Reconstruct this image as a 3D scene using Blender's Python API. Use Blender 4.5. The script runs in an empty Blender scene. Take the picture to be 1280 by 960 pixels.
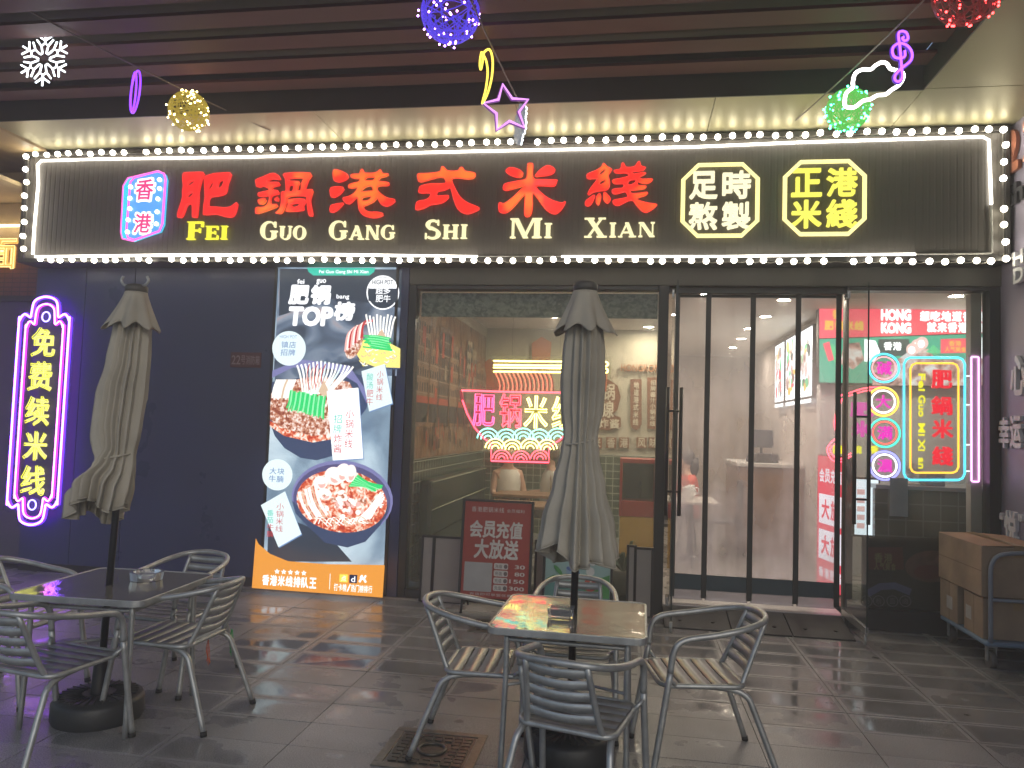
import bpy, bmesh, math, random
from mathutils import Vector, Matrix, geometry
random.seed(7)
PI = math.pi
SC = bpy.context.scene
COL = SC.collection

# ---------------------------------------------------------------- camera
CAM = Vector((0.0, -7.0435, 1.65))
RX = Vector((0.98765, 0.153223, 0.0327036))
UX = Vector((-0.0236943, -0.0602606, 0.9979014))
FX = Vector((-0.1548722, 0.9863526, 0.0558859))
FPX = 940.0
cd = bpy.data.cameras.new('camera')
cam = bpy.data.objects.new('camera', cd); COL.objects.link(cam)
cam.matrix_world = Matrix(((RX.x, UX.x, -FX.x, CAM.x), (RX.y, UX.y, -FX.y, CAM.y), (RX.z, UX.z, -FX.z, CAM.z), (0, 0, 0, 1)))
cd.sensor_width = 36.0
cd.lens = 36.0 * FPX / 1280.0
cd.clip_end = 2000
SC.camera = cam

# ---------------------------------------------------------------- night sky, faint light from the plaza side
SUN_EL, SUN_ROT = math.radians(28), math.radians(155)
w = bpy.data.worlds.new('World'); SC.world = w; w.use_nodes = True
nt = w.node_tree; nt.nodes.clear()
sky = nt.nodes.new('ShaderNodeTexSky'); sky.sky_type = 'NISHITA'; sky.sun_disc = False
sky.sun_elevation = SUN_EL; sky.sun_rotation = SUN_ROT
bg = nt.nodes.new('ShaderNodeBackground'); bg.inputs[1].default_value = 0.07
ow = nt.nodes.new('ShaderNodeOutputWorld')
nt.links.new(sky.outputs[0], bg.inputs[0]); nt.links.new(bg.outputs[0], ow.inputs[0])
sd = bpy.data.lights.new('night_light', 'SUN'); sd.energy = 0.16; sd.angle = math.radians(12); sd.color = (1, .93, .82)  # added warm fill standing in for unseen plaza lights behind the camera
so = bpy.data.objects.new('night_light', sd); COL.objects.link(so)
dirv = Vector((math.sin(SUN_ROT) * math.cos(SUN_EL), math.cos(SUN_ROT) * math.cos(SUN_EL), math.sin(SUN_EL)))
so.rotation_euler = dirv.to_track_quat('Z', 'Y').to_euler()
SC.view_settings.view_transform = 'Standard'; SC.view_settings.look = 'None'
SC.view_settings.exposure = 1.0; SC.view_settings.gamma = 1.0
SC.view_settings.use_curve_mapping = False
SC.cycles.use_denoising = True
SC.cycles.sample_clamp_indirect = 3.0
SC.cycles.caustics_reflective = False; SC.cycles.caustics_refractive = False
SC.cycles.max_bounces = 8; SC.cycles.transparent_max_bounces = 24
SC.cycles.diffuse_bounces = 3; SC.cycles.glossy_bounces = 3

def W(px, py, Y):
    d = FX * FPX + RX * (px - 640) + UX * (480 - py)
    t = (Y - CAM.y) / d.y
    return (CAM.x + t * d.x, CAM.z + t * d.z)
def WX(px, py, X):
    d = FX * FPX + RX * (px - 640) + UX * (480 - py)
    t = (X - CAM.x) / d.x
    return (CAM.y + t * d.y, CAM.z + t * d.z)
def WZ(px, py, Z):
    d = FX * FPX + RX * (px - 640) + UX * (480 - py)
    t = (Z - CAM.z) / d.z
    return (CAM.x + t * d.x, CAM.y + t * d.y)

# ---------------------------------------------------------------- materials
def M(name, col, rough=.5, metal=0., emit=None, es=0., var=.12, scale=6., bump=0., bscale=60., coat=0., spec=.5, rvar=0.):
    m = bpy.data.materials.new(name); m.use_nodes = True
    n = m.node_tree.nodes; l = m.node_tree.links
    b = n['Principled BSDF']
    b.inputs['Roughness'].default_value = rough; b.inputs['Metallic'].default_value = metal
    b.inputs['Specular IOR Level'].default_value = spec
    if coat: b.inputs['Coat Weight'].default_value = coat; b.inputs['Coat Roughness'].default_value = .08
    c = (*col, 1)
    tc = n.new('ShaderNodeTexCoord')
    if var or rvar:
        nz = n.new('ShaderNodeTexNoise'); nz.inputs['Scale'].default_value = scale; nz.inputs['Detail'].default_value = 6
        l.new(tc.outputs['Object'], nz.inputs['Vector'])
    if var:
        mx = n.new('ShaderNodeMix'); mx.data_type = 'RGBA'
        mx.inputs[6].default_value = (*[max(0, x * (1 - 2 * var)) for x in col], 1)
        mx.inputs[7].default_value = (*[min(1, x * (1 + 2 * var)) for x in col], 1)
        l.new(nz.outputs['Fac'], mx.inputs[0]); l.new(mx.outputs[2], b.inputs['Base Color'])
    else: b.inputs['Base Color'].default_value = c
    if rvar:
        mr = n.new('ShaderNodeMapRange'); mr.inputs[1].default_value = .3; mr.inputs[2].default_value = .7
        mr.inputs[3].default_value = max(0, rough - rvar); mr.inputs[4].default_value = min(1, rough + rvar)
        l.new(nz.outputs['Fac'], mr.inputs[0]); l.new(mr.outputs[0], b.inputs['Roughness'])
    if bump:
        nb = n.new('ShaderNodeTexNoise'); nb.inputs['Scale'].default_value = bscale; nb.inputs['Detail'].default_value = 5
        l.new(tc.outputs['Object'], nb.inputs['Vector'])
        bp = n.new('ShaderNodeBump'); bp.inputs['Strength'].default_value = bump; bp.inputs['Distance'].default_value = .004
        l.new(nb.outputs['Fac'], bp.inputs['Height']); l.new(bp.outputs[0], b.inputs['Normal'])
    if emit:
        b.inputs['Emission Color'].default_value = (*emit, 1); b.inputs['Emission Strength'].default_value = es
    return m

def EM(name, col, s, base=None):
    if s <= 2.: s *= .62
    elif s < 8: s *= .75
    return M(name, base or tuple(x * .25 for x in col), .35, 0, col, s, var=0)

def EN(name, stops, s, scale=30., stretch=(1, 1, 1), detail=3., dist=0.):
    """backlit print or lamp whose colour varies in a pattern"""
    s *= .62
    m = bpy.data.materials.new(name); m.use_nodes = True
    n = m.node_tree.nodes; l = m.node_tree.links; b = n['Principled BSDF']
    b.inputs['Base Color'].default_value = (.05, .05, .05, 1); b.inputs['Roughness'].default_value = .3
    tc = n.new('ShaderNodeTexCoord'); mp = n.new('ShaderNodeMapping'); mp.inputs['Scale'].default_value = stretch
    nz = n.new('ShaderNodeTexNoise'); nz.inputs['Scale'].default_value = scale; nz.inputs['Detail'].default_value = detail
    nz.inputs['Distortion'].default_value = dist
    cr = n.new('ShaderNodeValToRGB'); cr.color_ramp.interpolation = 'LINEAR'
    e = cr.color_ramp.elements
    e[0].position, e[0].color = stops[0][0], (*stops[0][1], 1)
    e[1].position, e[1].color = stops[-1][0], (*stops[-1][1], 1)
    for p, c in stops[1:-1]:
        k = e.new(p); k.color = (*c, 1)
    l.new(tc.outputs['Object'], mp.inputs[0]); l.new(mp.outputs[0], nz.inputs['Vector'])
    l.new(nz.outputs['Fac'], cr.inputs[0]); l.new(cr.outputs[0], b.inputs['Emission Color'])
    b.inputs['Emission Strength'].default_value = s
    if s == 0: l.new(cr.outputs[0], b.inputs['Base Color'])
    return m

def GLASS(name, tint=(.93, .95, .94), veil=.03, dcol=(.6, .6, .6), ior=1.45, streak=None, rough=0.):
    m = bpy.data.materials.new(name); m.use_nodes = True
    n = m.node_tree.nodes; l = m.node_tree.links; n.clear()
    out = n.new('ShaderNodeOutputMaterial')
    tr = n.new('ShaderNodeBsdfTransparent'); tr.inputs[0].default_value = (*tint, 1)
    gl = n.new('ShaderNodeBsdfGlossy'); gl.inputs['Roughness'].default_value = rough
    fr = n.new('ShaderNodeFresnel'); fr.inputs[0].default_value = ior
    mx = n.new('ShaderNodeMixShader')
    ge = n.new('ShaderNodeNewGeometry'); iv = n.new('ShaderNodeMath'); iv.operation = 'SUBTRACT'; iv.inputs[0].default_value = 1.; l.new(ge.outputs['Backfacing'], iv.inputs[1])
    fm = n.new('ShaderNodeMath'); fm.operation = 'MULTIPLY'; l.new(fr.outputs[0], fm.inputs[0]); l.new(iv.outputs[0], fm.inputs[1])
    l.new(fm.outputs[0], mx.inputs[0]); l.new(tr.outputs[0], mx.inputs[1]); l.new(gl.outputs[0], mx.inputs[2])
    df = n.new('ShaderNodeBsdfDiffuse'); df.inputs[0].default_value = (*dcol, 1)
    tl = n.new('ShaderNodeBsdfTranslucent'); tl.inputs[0].default_value = (*dcol, 1)
    m0 = n.new('ShaderNodeMixShader'); m0.inputs[0].default_value = .6
    l.new(df.outputs[0], m0.inputs[1]); l.new(tl.outputs[0], m0.inputs[2])
    m2 = n.new('ShaderNodeMixShader'); m2.inputs[0].default_value = veil
    l.new(mx.outputs[0], m2.inputs[1]); l.new(m0.outputs[0], m2.inputs[2]); l.new(m2.outputs[0], out.inputs[0])
    if streak:
        sc, sx, lo, hi, a, bb = streak[:6]
        tc = n.new('ShaderNodeTexCoord'); mp = n.new('ShaderNodeMapping'); mp.inputs['Scale'].default_value = sx
        nz = n.new('ShaderNodeTexNoise'); nz.inputs['Scale'].default_value = sc; nz.inputs['Detail'].default_value = 5
        mr = n.new('ShaderNodeMapRange')
        for i, v in zip((1, 2, 3, 4), (lo, hi, a, bb)): mr.inputs[i].default_value = v
        nz2 = n.new('ShaderNodeTexNoise'); nz2.inputs['Scale'].default_value = 1.3; nz2.inputs['Detail'].default_value = 4
        mr2 = n.new('ShaderNodeMapRange')
        for i, v in zip((1, 2, 3, 4), (.35, .68, 0., bb)): mr2.inputs[i].default_value = v
        ad = n.new('ShaderNodeMath'); ad.operation = 'ADD'; ad.use_clamp = True
        l.new(tc.outputs['Object'], mp.inputs[0]); l.new(mp.outputs[0], nz.inputs['Vector'])
        l.new(tc.outputs['Object'], nz2.inputs['Vector'])
        l.new(nz.outputs['Fac'], mr.inputs[0]); l.new(nz2.outputs['Fac'], mr2.inputs[0])
        l.new(mr.outputs[0], ad.inputs[0]); l.new(mr2.outputs[0], ad.inputs[1])
        if len(streak) > 6:                 # steam settles low on the sheet
            sz = n.new('ShaderNodeSeparateXYZ'); l.new(tc.outputs['Object'], sz.inputs[0])
            mz = n.new('ShaderNodeMapRange')
            for i, v in zip((1, 2, 3, 4), (.3, 2.7, 1.1, streak[6])): mz.inputs[i].default_value = v
            l.new(sz.outputs[2], mz.inputs[0])
            mm = n.new('ShaderNodeMath'); mm.operation = 'MULTIPLY'; mm.use_clamp = True; l.new(ad.outputs[0], mm.inputs[0]); l.new(mz.outputs[0], mm.inputs[1]); l.new(mm.outputs[0], m2.inputs[0])
        else: l.new(ad.outputs[0], m2.inputs[0])
    return m

def TILES(name, col, grout, tw, th, axis='xz', rough=.25, gap=.006):
    m = bpy.data.materials.new(name); m.use_nodes = True
    n = m.node_tree.nodes; l = m.node_tree.links; b = n['Principled BSDF']
    tc = n.new('ShaderNodeTexCoord'); sp = n.new('ShaderNodeSeparateXYZ'); cb = n.new('ShaderNodeCombineXYZ')
    l.new(tc.outputs['Object'], sp.inputs[0])
    l.new(sp.outputs['XYZ'.index(axis[0].upper())], cb.inputs[0]); l.new(sp.outputs['XYZ'.index(axis[1].upper())], cb.inputs[1])
    br = n.new('ShaderNodeTexBrick'); br.offset = 0
    br.inputs['Color1'].default_value = (*col, 1); br.inputs['Color2'].default_value = (*[c * .8 for c in col], 1)
    br.inputs['Mortar'].default_value = (*grout, 1); br.inputs['Scale'].default_value = 1
    br.inputs['Mortar Size'].default_value = gap; br.inputs['Brick Width'].default_value = tw; br.inputs['Row Height'].default_value = th
    l.new(cb.outputs[0], br.inputs['Vector']); l.new(br.outputs['Color'], b.inputs['Base Color'])
    b.inputs['Roughness'].default_value = rough
    return m

# ---------------------------------------------------------------- mesh builder
_glyph = {}
def glyph(s, off=0., ext=.05, fill='BOTH', loops=None, res=3):
    key = (s, off, ext, fill, res)
    if loops is None and key in _glyph: return _glyph[key]
    if loops is None:
        c = bpy.data.curves.new('t', 'FONT'); c.body = s
    else:
        c = bpy.data.curves.new('t', 'CURVE'); c.dimensions = '2D'
        for lp in loops:
            sp = c.splines.new('POLY'); sp.points.add(len(lp) - 1); sp.use_cyclic_u = True
            for p, q in zip(sp.points, lp): p.co = (q[0], q[1], 0, 1)
    c.fill_mode = fill; c.extrude = ext; c.offset = off; c.resolution_u = res
    o = bpy.data.objects.new('t', c); COL.objects.link(o)
    dg = bpy.context.evaluated_depsgraph_get(); dg.update()
    me = bpy.data.meshes.new_from_object(o.evaluated_get(dg))
    v = [tuple(x.co) for x in me.vertices]; f = [tuple(p.vertices) for p in me.polygons]; e = [tuple(k.vertices) for k in me.edges]
    bpy.data.objects.remove(o); bpy.data.curves.remove(c); bpy.data.meshes.remove(me)
    xs = [a[0] for a in v] or [0, 1]; ys = [a[1] for a in v] or [0, 1]
    r = (v, f, e, min(xs), max(xs), min(ys), max(ys))
    if loops is None: _glyph[key] = r
    return r

def smooth(pts, n=4, closed=False):
    P = [Vector(p) for p in pts]; N = len(P); out = []
    for i in range(N if closed else N - 1):
        p0 = P[(i - 1) % N] if closed or i > 0 else P[0]
        p1 = P[i]; p2 = P[(i + 1) % N]
        p3 = P[(i + 2) % N] if closed or i + 2 < N else P[-1]
        for k in range(n):
            t = k / n
            out.append(.5 * ((2 * p1) + (p2 - p0) * t + (2 * p0 - 5 * p1 + 4 * p2 - p3) * t * t + (3 * p1 - p0 - 3 * p2 + p3) * t ** 3))
    if not closed: out.append(P[-1])
    return out

class MB:
    def __init__(s): s.v = []; s.f = []; s.sm = []; s.mi = []; s.m = 0; s.xf = None
    def add(s, v, f, sm=False):
        b = len(s.v)
        s.v += [tuple(s.xf @ Vector(p)) if s.xf else tuple(p) for p in v]
        s.f += [tuple(i + b for i in q) for q in f]
        s.sm += [sm] * len(f); s.mi += [s.m] * len(f)
        return s
    def box(s, x0, x1, y0, y1, z0, z1):
        return s.add([(x0, y0, z0), (x1, y0, z0), (x1, y1, z0), (x0, y1, z0), (x0, y0, z1), (x1, y0, z1), (x1, y1, z1), (x0, y1, z1)],
                     [(0, 3, 2, 1), (4, 5, 6, 7), (0, 1, 5, 4), (1, 2, 6, 5), (2, 3, 7, 6), (3, 0, 4, 7)])
    def tube(s, path, r, closed=False, n=8, radii=None, caps=True, flat=None):
        P = [Vector(p) for p in path]; N = len(P)
        if N < 2: return s
        T = []
        for i in range(N):
            a = P[(i - 1) % N] if (closed or i > 0) else P[i]; b = P[(i + 1) % N] if (closed or i < N - 1) else P[i]
            t = b - a
            T.append(t.normalized() if t.length > 1e-9 else Vector((0, 0, 1)))
        up = Vector((0, 0, 1)) if abs(T[0].z) < .9 else Vector((1, 0, 0))
        nrm = (up - T[0] * up.dot(T[0])).normalized()
        vs = []
        for i in range(N):
            q = nrm - T[i] * nrm.dot(T[i])
            if q.length < 1e-6: q = T[i].orthogonal()
            nrm = q.normalized(); bn = T[i].cross(nrm)
            rr = radii[i] if radii else r
            for k in range(n):
                a = 2 * PI * k / n
                vs.append(P[i] + (nrm * math.cos(a) + bn * math.sin(a)) * rr)
        fs = []
        for i in range(N if closed else N - 1):
            j = (i + 1) % N
            for k in range(n):
                k2 = (k + 1) % n
                fs.append((i * n + k, i * n + k2, j * n + k2, j * n + k))
        s.add(vs, fs, True)
        if not closed and caps:
            b = len(s.v) - len(vs)
            s.f += [tuple(b + k for k in reversed(range(n))), tuple(b + (N - 1) * n + k for k in range(n))]
            s.sm += [False] * 2; s.mi += [s.m] * 2
        return s
    def cyl(s, p0, p1, r, r1=None, n=16): return s.tube([p0, p1], r, n=n, radii=[r, r if r1 is None else r1])
    def lathe(s, prof, c=(0, 0, 0), n=24):
        vs = []; fs = []
        for r, z in prof:
            for k in range(n):
                a = 2 * PI * k / n; vs.append((c[0] + r * math.cos(a), c[1] + r * math.sin(a), c[2] + z))
        for i in range(len(prof) - 1):
            for k in range(n):
                k2 = (k + 1) % n; fs.append((i * n + k, i * n + k2, (i + 1) * n + k2, (i + 1) * n + k))
        return s.add(vs, fs, True)
    def ball(s, c, r, n=10, m=6, sq=(1, 1, 1)):
        vs = [(c[0], c[1], c[2] - r * sq[2])]; fs = []
        for i in range(1, m):
            t = PI * i / m
            for k in range(n):
                a = 2 * PI * k / n
                vs.append((c[0] + r * sq[0] * math.sin(t) * math.cos(a), c[1] + r * sq[1] * math.sin(t) * math.sin(a), c[2] - r * sq[2] * math.cos(t)))
        vs.append((c[0], c[1], c[2] + r * sq[2])); L = len(vs) - 1
        for k in range(n):
            k2 = (k + 1) % n
            fs.append((0, 1 + k2, 1 + k)); fs.append((L, 1 + (m - 2) * n + k, 1 + (m - 2) * n + k2))
            for i in range(m - 2): fs.append((1 + i * n + k, 1 + i * n + k2, 1 + (i + 1) * n + k2, 1 + (i + 1) * n + k))
        return s.add(vs, fs, True)
    # flat things facing -y: outline in (x, z), front at y, depth d
    def plate(s, pts, y, d):
        n = len(pts)
        area = sum(pts[i][0] * pts[(i + 1) % n][1] - pts[(i + 1) % n][0] * pts[i][1] for i in range(n))
        if area < 0: pts = pts[::-1]
        tri = geometry.tessellate_polygon([[Vector((p[0], p[1], 0)) for p in pts]])
        vs = [(p[0], y, p[1]) for p in pts] + [(p[0], y + d, p[1]) for p in pts]
        fs = []
        for t in tri:
            a, b, c = [Vector((pts[i][0], pts[i][1])) for i in t]
            cr = (b - a).x * (c - a).y - (b - a).y * (c - a).x
            fs.append(tuple(t) if cr > 0 else tuple(reversed(t)))
        if d > 0:
            fs += [(i, i + n, (i + 1) % n + n, (i + 1) % n) for i in range(n)]
        return s.add(vs, fs)
    def ribbon(s, path, wd, y, d=0.):
        P = [Vector((p[0], p[1])) for p in path]; N = len(P); L = []; R = []
        for i in range(N):
            t = P[min(i + 1, N - 1)] - P[max(i - 1, 0)]
            if t.length < 1e-9: t = Vector((1, 0))
            t.normalize(); nn = Vector((-t.y, t.x)); ww = (wd[i] if isinstance(wd, (list, tuple)) else wd) / 2
            L.append(P[i] + nn * ww); R.append(P[i] - nn * ww)
        vs = [(p.x, y, p.y) for p in L] + [(p.x, y, p.y) for p in R]
        fs = [(i, N + i, N + i + 1, i + 1) for i in range(N - 1)]
        if d:
            b = 2 * N
            vs += [(p.x, y + d, p.y) for p in L] + [(p.x, y + d, p.y) for p in R]
            fs += [(i + 1, b + i + 1, b + i, i) for i in range(N - 1)] + [(N + i, b + N + i, b + N + i + 1, N + i + 1) for i in range(N - 1)]
            fs += [(0, b, b + N, N), (N - 1, 2 * N - 1, b + 2 * N - 1, b + N - 1)]
        return s.add(vs, fs)
    def outline(s, loops, y, d, off=0.):
        v, f, e, *_ = glyph('', off, .05, 'BOTH', loops)
        return s.add([(a, y + (d if c < 0 else 0) , b) for a, b, c in v], f)
    def text(s, t, x0, x1, z0, z1, y, d=.004, off=0., shear=0.):
        v, f, e, a0, a1, b0, b1 = glyph(t, 0.)
        g = off * 1.1
        k0 = (x1 - x0) / max(1e-6, a1 - a0 + 2 * g); k1 = (z1 - z0) / max(1e-6, b1 - b0 + 2 * g)
        sh = [(0, 0)] if g < .004 else [(0, 0), (-1, -1), (1, -1), (1, 1), (-1, 1), (-1.25, 0), (1.25, 0), (0, 1.25), (0, -1.25)]
        for i, (dx, dz) in enumerate(sh):      # a bolder cut of the letter: shifted layers a hair apart
            yy = y + i * .00012
            s.add([(x0 + (p[0] - a0 + g + dx * g * .8) * k0 + shear * ((p[1] - b0) * k1), yy + (d if p[2] < 0 else 0), z0 + (p[1] - b0 + g + dz * g * .8) * k1) for p in v], f)
        return s
    def row(s, t, x0, x1, z0, z1, y, d=.004, off=.02, gap=.12, shear=0.):
        n = len(t); wq = (x1 - x0) / n
        for i, ch in enumerate(t):
            if ch != ' ': s.text(ch, x0 + wq * (i + gap / 2), x0 + wq * (i + 1 - gap / 2), z0, z1, y, d, off, shear)
        return s
    def column(s, t, x0, x1, z0, z1, y, d=.004, off=.02, gap=.15):
        n = len(t); hq = (z1 - z0) / n
        for i, ch in enumerate(t): s.text(ch, x0, x1, z1 - hq * (i + 1 - gap / 2), z1 - hq * (i + gap / 2), y, d, off)
        return s
    def contour(s, t, x0, x1, z0, z1, y, r, off=0.02, n=6):
        v, f, e, a0, a1, b0, b1 = glyph(t, off, 0., 'NONE', None, 2)
        sx = (x1 - x0) / max(1e-6, a1 - a0); sz = (z1 - z0) / max(1e-6, b1 - b0)
        adj = {}
        for a, b in e: adj.setdefault(a, []).append(b); adj.setdefault(b, []).append(a)
        seen = set()
        for st in adj:
            if st in seen: continue
            lp = [st]; seen.add(st); cur = st
            while True:
                nx = [q for q in adj[cur] if q not in seen]
                if not nx: break
                cur = nx[0]; seen.add(cur); lp.append(cur)
            pts = [(x0 + (v[i][0] - a0) * sx, y, z0 + (v[i][1] - b0) * sz) for i in lp]
            keep = [pts[0]]
            for p in pts[1:]:
                if (Vector(p) - Vector(keep[-1])).length > r * 1.2: keep.append(p)
            if len(keep) > 2: s.tube(keep, r, closed=True, n=n)
        return s
    def build(s, name, mats, parent=None, loc=None, bevel=0., seg=2):
        me = bpy.data.meshes.new(name); me.from_pydata(s.v, [], s.f)
        for m in (mats if isinstance(mats, (list, tuple)) else [mats]): me.materials.append(m)
        me.polygons.foreach_set('use_smooth', s.sm); me.polygons.foreach_set('material_index', s.mi); me.update()
        o = bpy.data.objects.new(name, me); COL.objects.link(o)
        if parent: o.parent = parent
        if loc: o.location = loc
        if bevel:
            b = o.modifiers.new('bevel', 'BEVEL'); b.width = bevel; b.segments = seg; b.limit_method = 'ANGLE'; b.angle_limit = math.radians(40)
        return o

def tag(o, label=None, cat=None, group=None, kind=None):
    if label: o['label'] = label
    if cat: o['category'] = cat
    if group: o['group'] = group
    if kind: o['kind'] = kind
    return o
def thing(name, label, cat, loc=(0, 0, 0), rz=0., group=None):
    o = bpy.data.objects.new(name, None); COL.objects.link(o); o.empty_display_size = .1
    o.location = loc; o.rotation_euler = (0, 0, rz)
    return tag(o, label, cat, group)
def copy_tree(o, parent=None):
    c = o.copy(); COL.objects.link(c)
    if parent: c.parent = parent
    for ch in list(o.children): copy_tree(ch, c)
    return c
def ell(cx, cz, rx, rz, n=28, a0=0., a1=2 * PI, rot=0.):
    full = abs(a1 - a0 - 2 * PI) < 1e-6
    out = []
    for i in range(n if full else n + 1):
        a = a0 + (a1 - a0) * i / n
        x = rx * math.cos(a); z = rz * math.sin(a)
        out.append((cx + x * math.cos(rot) - z * math.sin(rot), cz + x * math.sin(rot) + z * math.cos(rot)))
    return out
def on(pts, Y): return [W(p[0], p[1], Y) for p in pts]           # photo outline -> its place on the plane y = Y
def up(pts, y): return [(p[0], y, p[1]) for p in pts]
def chamf(x0, x1, z0, z1, c): return [(x0 + c, z0), (x1 - c, z0), (x1, z0 + c), (x1, z1 - c), (x1 - c, z1), (x0 + c, z1), (x0, z1 - c), (x0, z0 + c)]
def rrect(x0, x1, z0, z1, r, n=5):
    out = []
    for cx, cz, a in ((x1 - r, z1 - r, 0), (x0 + r, z1 - r, PI / 2), (x0 + r, z0 + r, PI), (x1 - r, z0 + r, 1.5 * PI)):
        for i in range(n + 1):
            t = a + PI / 2 * i / n; out.append((cx + r * math.cos(t), cz + r * math.sin(t)))
    return out

# ---------------------------------------------------------------- shared materials
m_black = M('black_metal', (.018, .018, .02), .4)
m_frame = M('dark_frame', (.03, .032, .035), .35, .3)
m_navy = M('navy_panel', (.034, .045, .115), .36, 0, var=.10, scale=1.6, rvar=.12, bump=.03, bscale=2.)
m_soffit = M('soffit_metal', (.40, .37, .22), .46, .5, var=.08, scale=1.2, rvar=.06)
m_board = M('ceiling_board', (.10, .030, .020), .6, var=.2, scale=2.)
m_void = M('ceiling_void', (.085, .075, .055), .8)
m_alu = M('brushed_aluminium', (.42, .435, .43), .42, .6, var=.2, scale=20, bump=.05, bscale=200)
m_canvas = M('umbrella_canvas', (.45, .42, .35), .85, var=.22, scale=3.5, bump=.35, bscale=420)
m_white = M('white_print', (.75, .75, .73), .5)
m_warmwhite = EM('bulb_glow', (1, .93, .78), 9.)
m_neonw = EM('white_neon', (1, .95, .86), 7.)
m_neon_off = M('unlit_neon', (.45, .45, .42), .4)
m_clear = GLASS('clear_acrylic', (.95, .95, .95), .035)
m_pane = GLASS('window_glass', (.92, .94, .92), .045, (.5, .52, .42), streak=(2.2, (1.5, 1, .7), .45, .75, .025, .06))  # greenish diffuse veil stands in for hazy reflections; smears vary it
m_wire = M('grey_cable', (.16, .15, .13), .5)
m_card = M('corrugated_card', (.36, .255, .17), .8, var=.2, scale=5, bump=.35, bscale=14)

# ================================================================ ground
def make_paving():
    TW, TH, GAP = .6, .2925, .0022
    mb = MB()
    for i in range(-16, 9):
        for j in range(-32, 2):
            x0 = -2.27 + TW * i; y0 = -.42 + TH * j
            y1 = min(y0 + TH, .03)
            if y1 - y0 < .02: continue
            t = [random.gauss(0, .0011) for _ in range(4)]
            a, b, c, d = x0 + GAP, x0 + TW - GAP, y0 + GAP, y1 - GAP
            mb.add([(a, c, t[0]), (b, c, t[1]), (b, d, t[2]), (a, d, t[3]), (a, c, -.012), (b, c, -.012), (b, d, -.012), (a, d, -.012)],
                   [(0, 1, 2, 3), (0, 4, 5, 1), (1, 5, 6, 2), (2, 6, 7, 3), (3, 7, 4, 0)])
    m = bpy.data.materials.new('wet_granite'); m.use_nodes = True
    n = m.node_tree.nodes; l = m.node_tree.links; b = n['Principled BSDF']
    tc = n.new('ShaderNodeTexCoord')
    def noise(s, det=4):
        q = n.new('ShaderNodeTexNoise'); q.inputs['Scale'].default_value = s; q.inputs['Detail'].default_value = det
        l.new(tc.outputs['Object'], q.inputs['Vector']); return q
    def mrange(src, a, bb, c, d):
        q = n.new('ShaderNodeMapRange')
        for i, v in zip((1, 2, 3, 4), (a, bb, c, d)): q.inputs[i].default_value = v
        l.new(src, q.inputs[0]); return q.outputs[0]
    def math_(op, a, bb):
        q = n.new('ShaderNodeMath'); q.operation = op
        for i, x in enumerate((a, bb)):
            if isinstance(x, (int, float)): q.inputs[i].default_value = x
            else: l.new(x, q.inputs[i])
        return q.outputs[0]
    sp = n.new('ShaderNodeSeparateXYZ'); l.new(tc.outputs['Object'], sp.inputs[0])
    u = math_('DIVIDE', math_('ADD', sp.outputs[0], 2.27), TW); v = math_('DIVIDE', math_('ADD', sp.outputs[1], .42), TH)
    cb = n.new('ShaderNodeCombineXYZ'); l.new(math_('FLOOR', u, 0), cb.inputs[0]); l.new(math_('FLOOR', v, 0), cb.inputs[1])
    wn = n.new('ShaderNodeTexWhiteNoise'); l.new(cb.outputs[0], wn.inputs['Vector'])
    # distance from the tile's edge: water stays in the middle of a tile
    fu = math_('FRACT', u, 0); fv = math_('FRACT', v, 0)
    eu = math_('MINIMUM', fu, math_('SUBTRACT', 1, fu)); ev = math_('MINIMUM', fv, math_('SUBTRACT', 1, fv))
    edge = math_('MULTIPLY', math_('MINIMUM', math_('MULTIPLY', eu, 5.), math_('MULTIPLY', ev, 2.6)), 1.)
    big = noise(.55, 3); mid = noise(3.2, 4); fine = noise(170, 2); fine2 = noise(420, 1)
    wet = math_('ADD', mrange(big.outputs['Fac'], .36, .64, 0, 1), mrange(mid.outputs['Fac'], .3, .7, -.35, .35))
    wet = math_('ADD', wet, mrange(wn.outputs['Value'], 0, 1, -.22, .22))
    for cx, cy, rr in ((-2.0, -1.35, 1.25), (1.15, -1.6, .9)):          # rain blown in: two wetter stretches
        du = math_('MULTIPLY', math_('SUBTRACT', sp.outputs[0], cx), 1.); dv = math_('MULTIPLY', math_('SUBTRACT', sp.outputs[1], cy), .85)
        dd = math_('SQRT', math_('ADD', math_('MULTIPLY', du, du), math_('MULTIPLY', dv, dv)), 0)
        wet = math_('ADD', wet, mrange(dd, rr * .5, rr, .55, 0))
    pool = math_('MULTIPLY', mrange(wet, .35, .75, 0, 1), mrange(edge, .12, .5, .15, 1))
    l.new(mrange(pool, 0, 1, .38, .07), b.inputs['Roughness'])
    cr = n.new('ShaderNodeValToRGB'); e = cr.color_ramp.elements
    e[0].position = .32; e[0].color = (.12, .12, .122, 1); e[1].position = .68; e[1].color = (.47, .46, .46, 1)
    l.new(fine.outputs['Fac'], cr.inputs[0])
    hsv = n.new('ShaderNodeMix'); hsv.data_type = 'RGBA'; hsv.blend_type = 'MULTIPLY'; hsv.inputs[0].default_value = 1
    l.new(cr.outputs[0], hsv.inputs[6])
    dk = math_('MULTIPLY', mrange(pool, 0, 1, 1., .70), mrange(wn.outputs['Value'], 0, 1, .84, 1.1))
    st = n.new('ShaderNodeTexVoronoi'); st.inputs['Scale'].default_value = 2.3; l.new(tc.outputs['Object'], st.inputs['Vector'])       # trodden gum and drips
    dk = math_('MULTIPLY', dk, mrange(st.outputs['Distance'], .045, .075, .42, 1.))
    gr = noise(1.7, 7); dk = math_('MULTIPLY', dk, mrange(gr.outputs['Fac'], .35, .6, .72, 1.06))
    cc = n.new('ShaderNodeCombineColor'); [l.new(dk, cc.inputs[i]) for i in range(3)]
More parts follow.
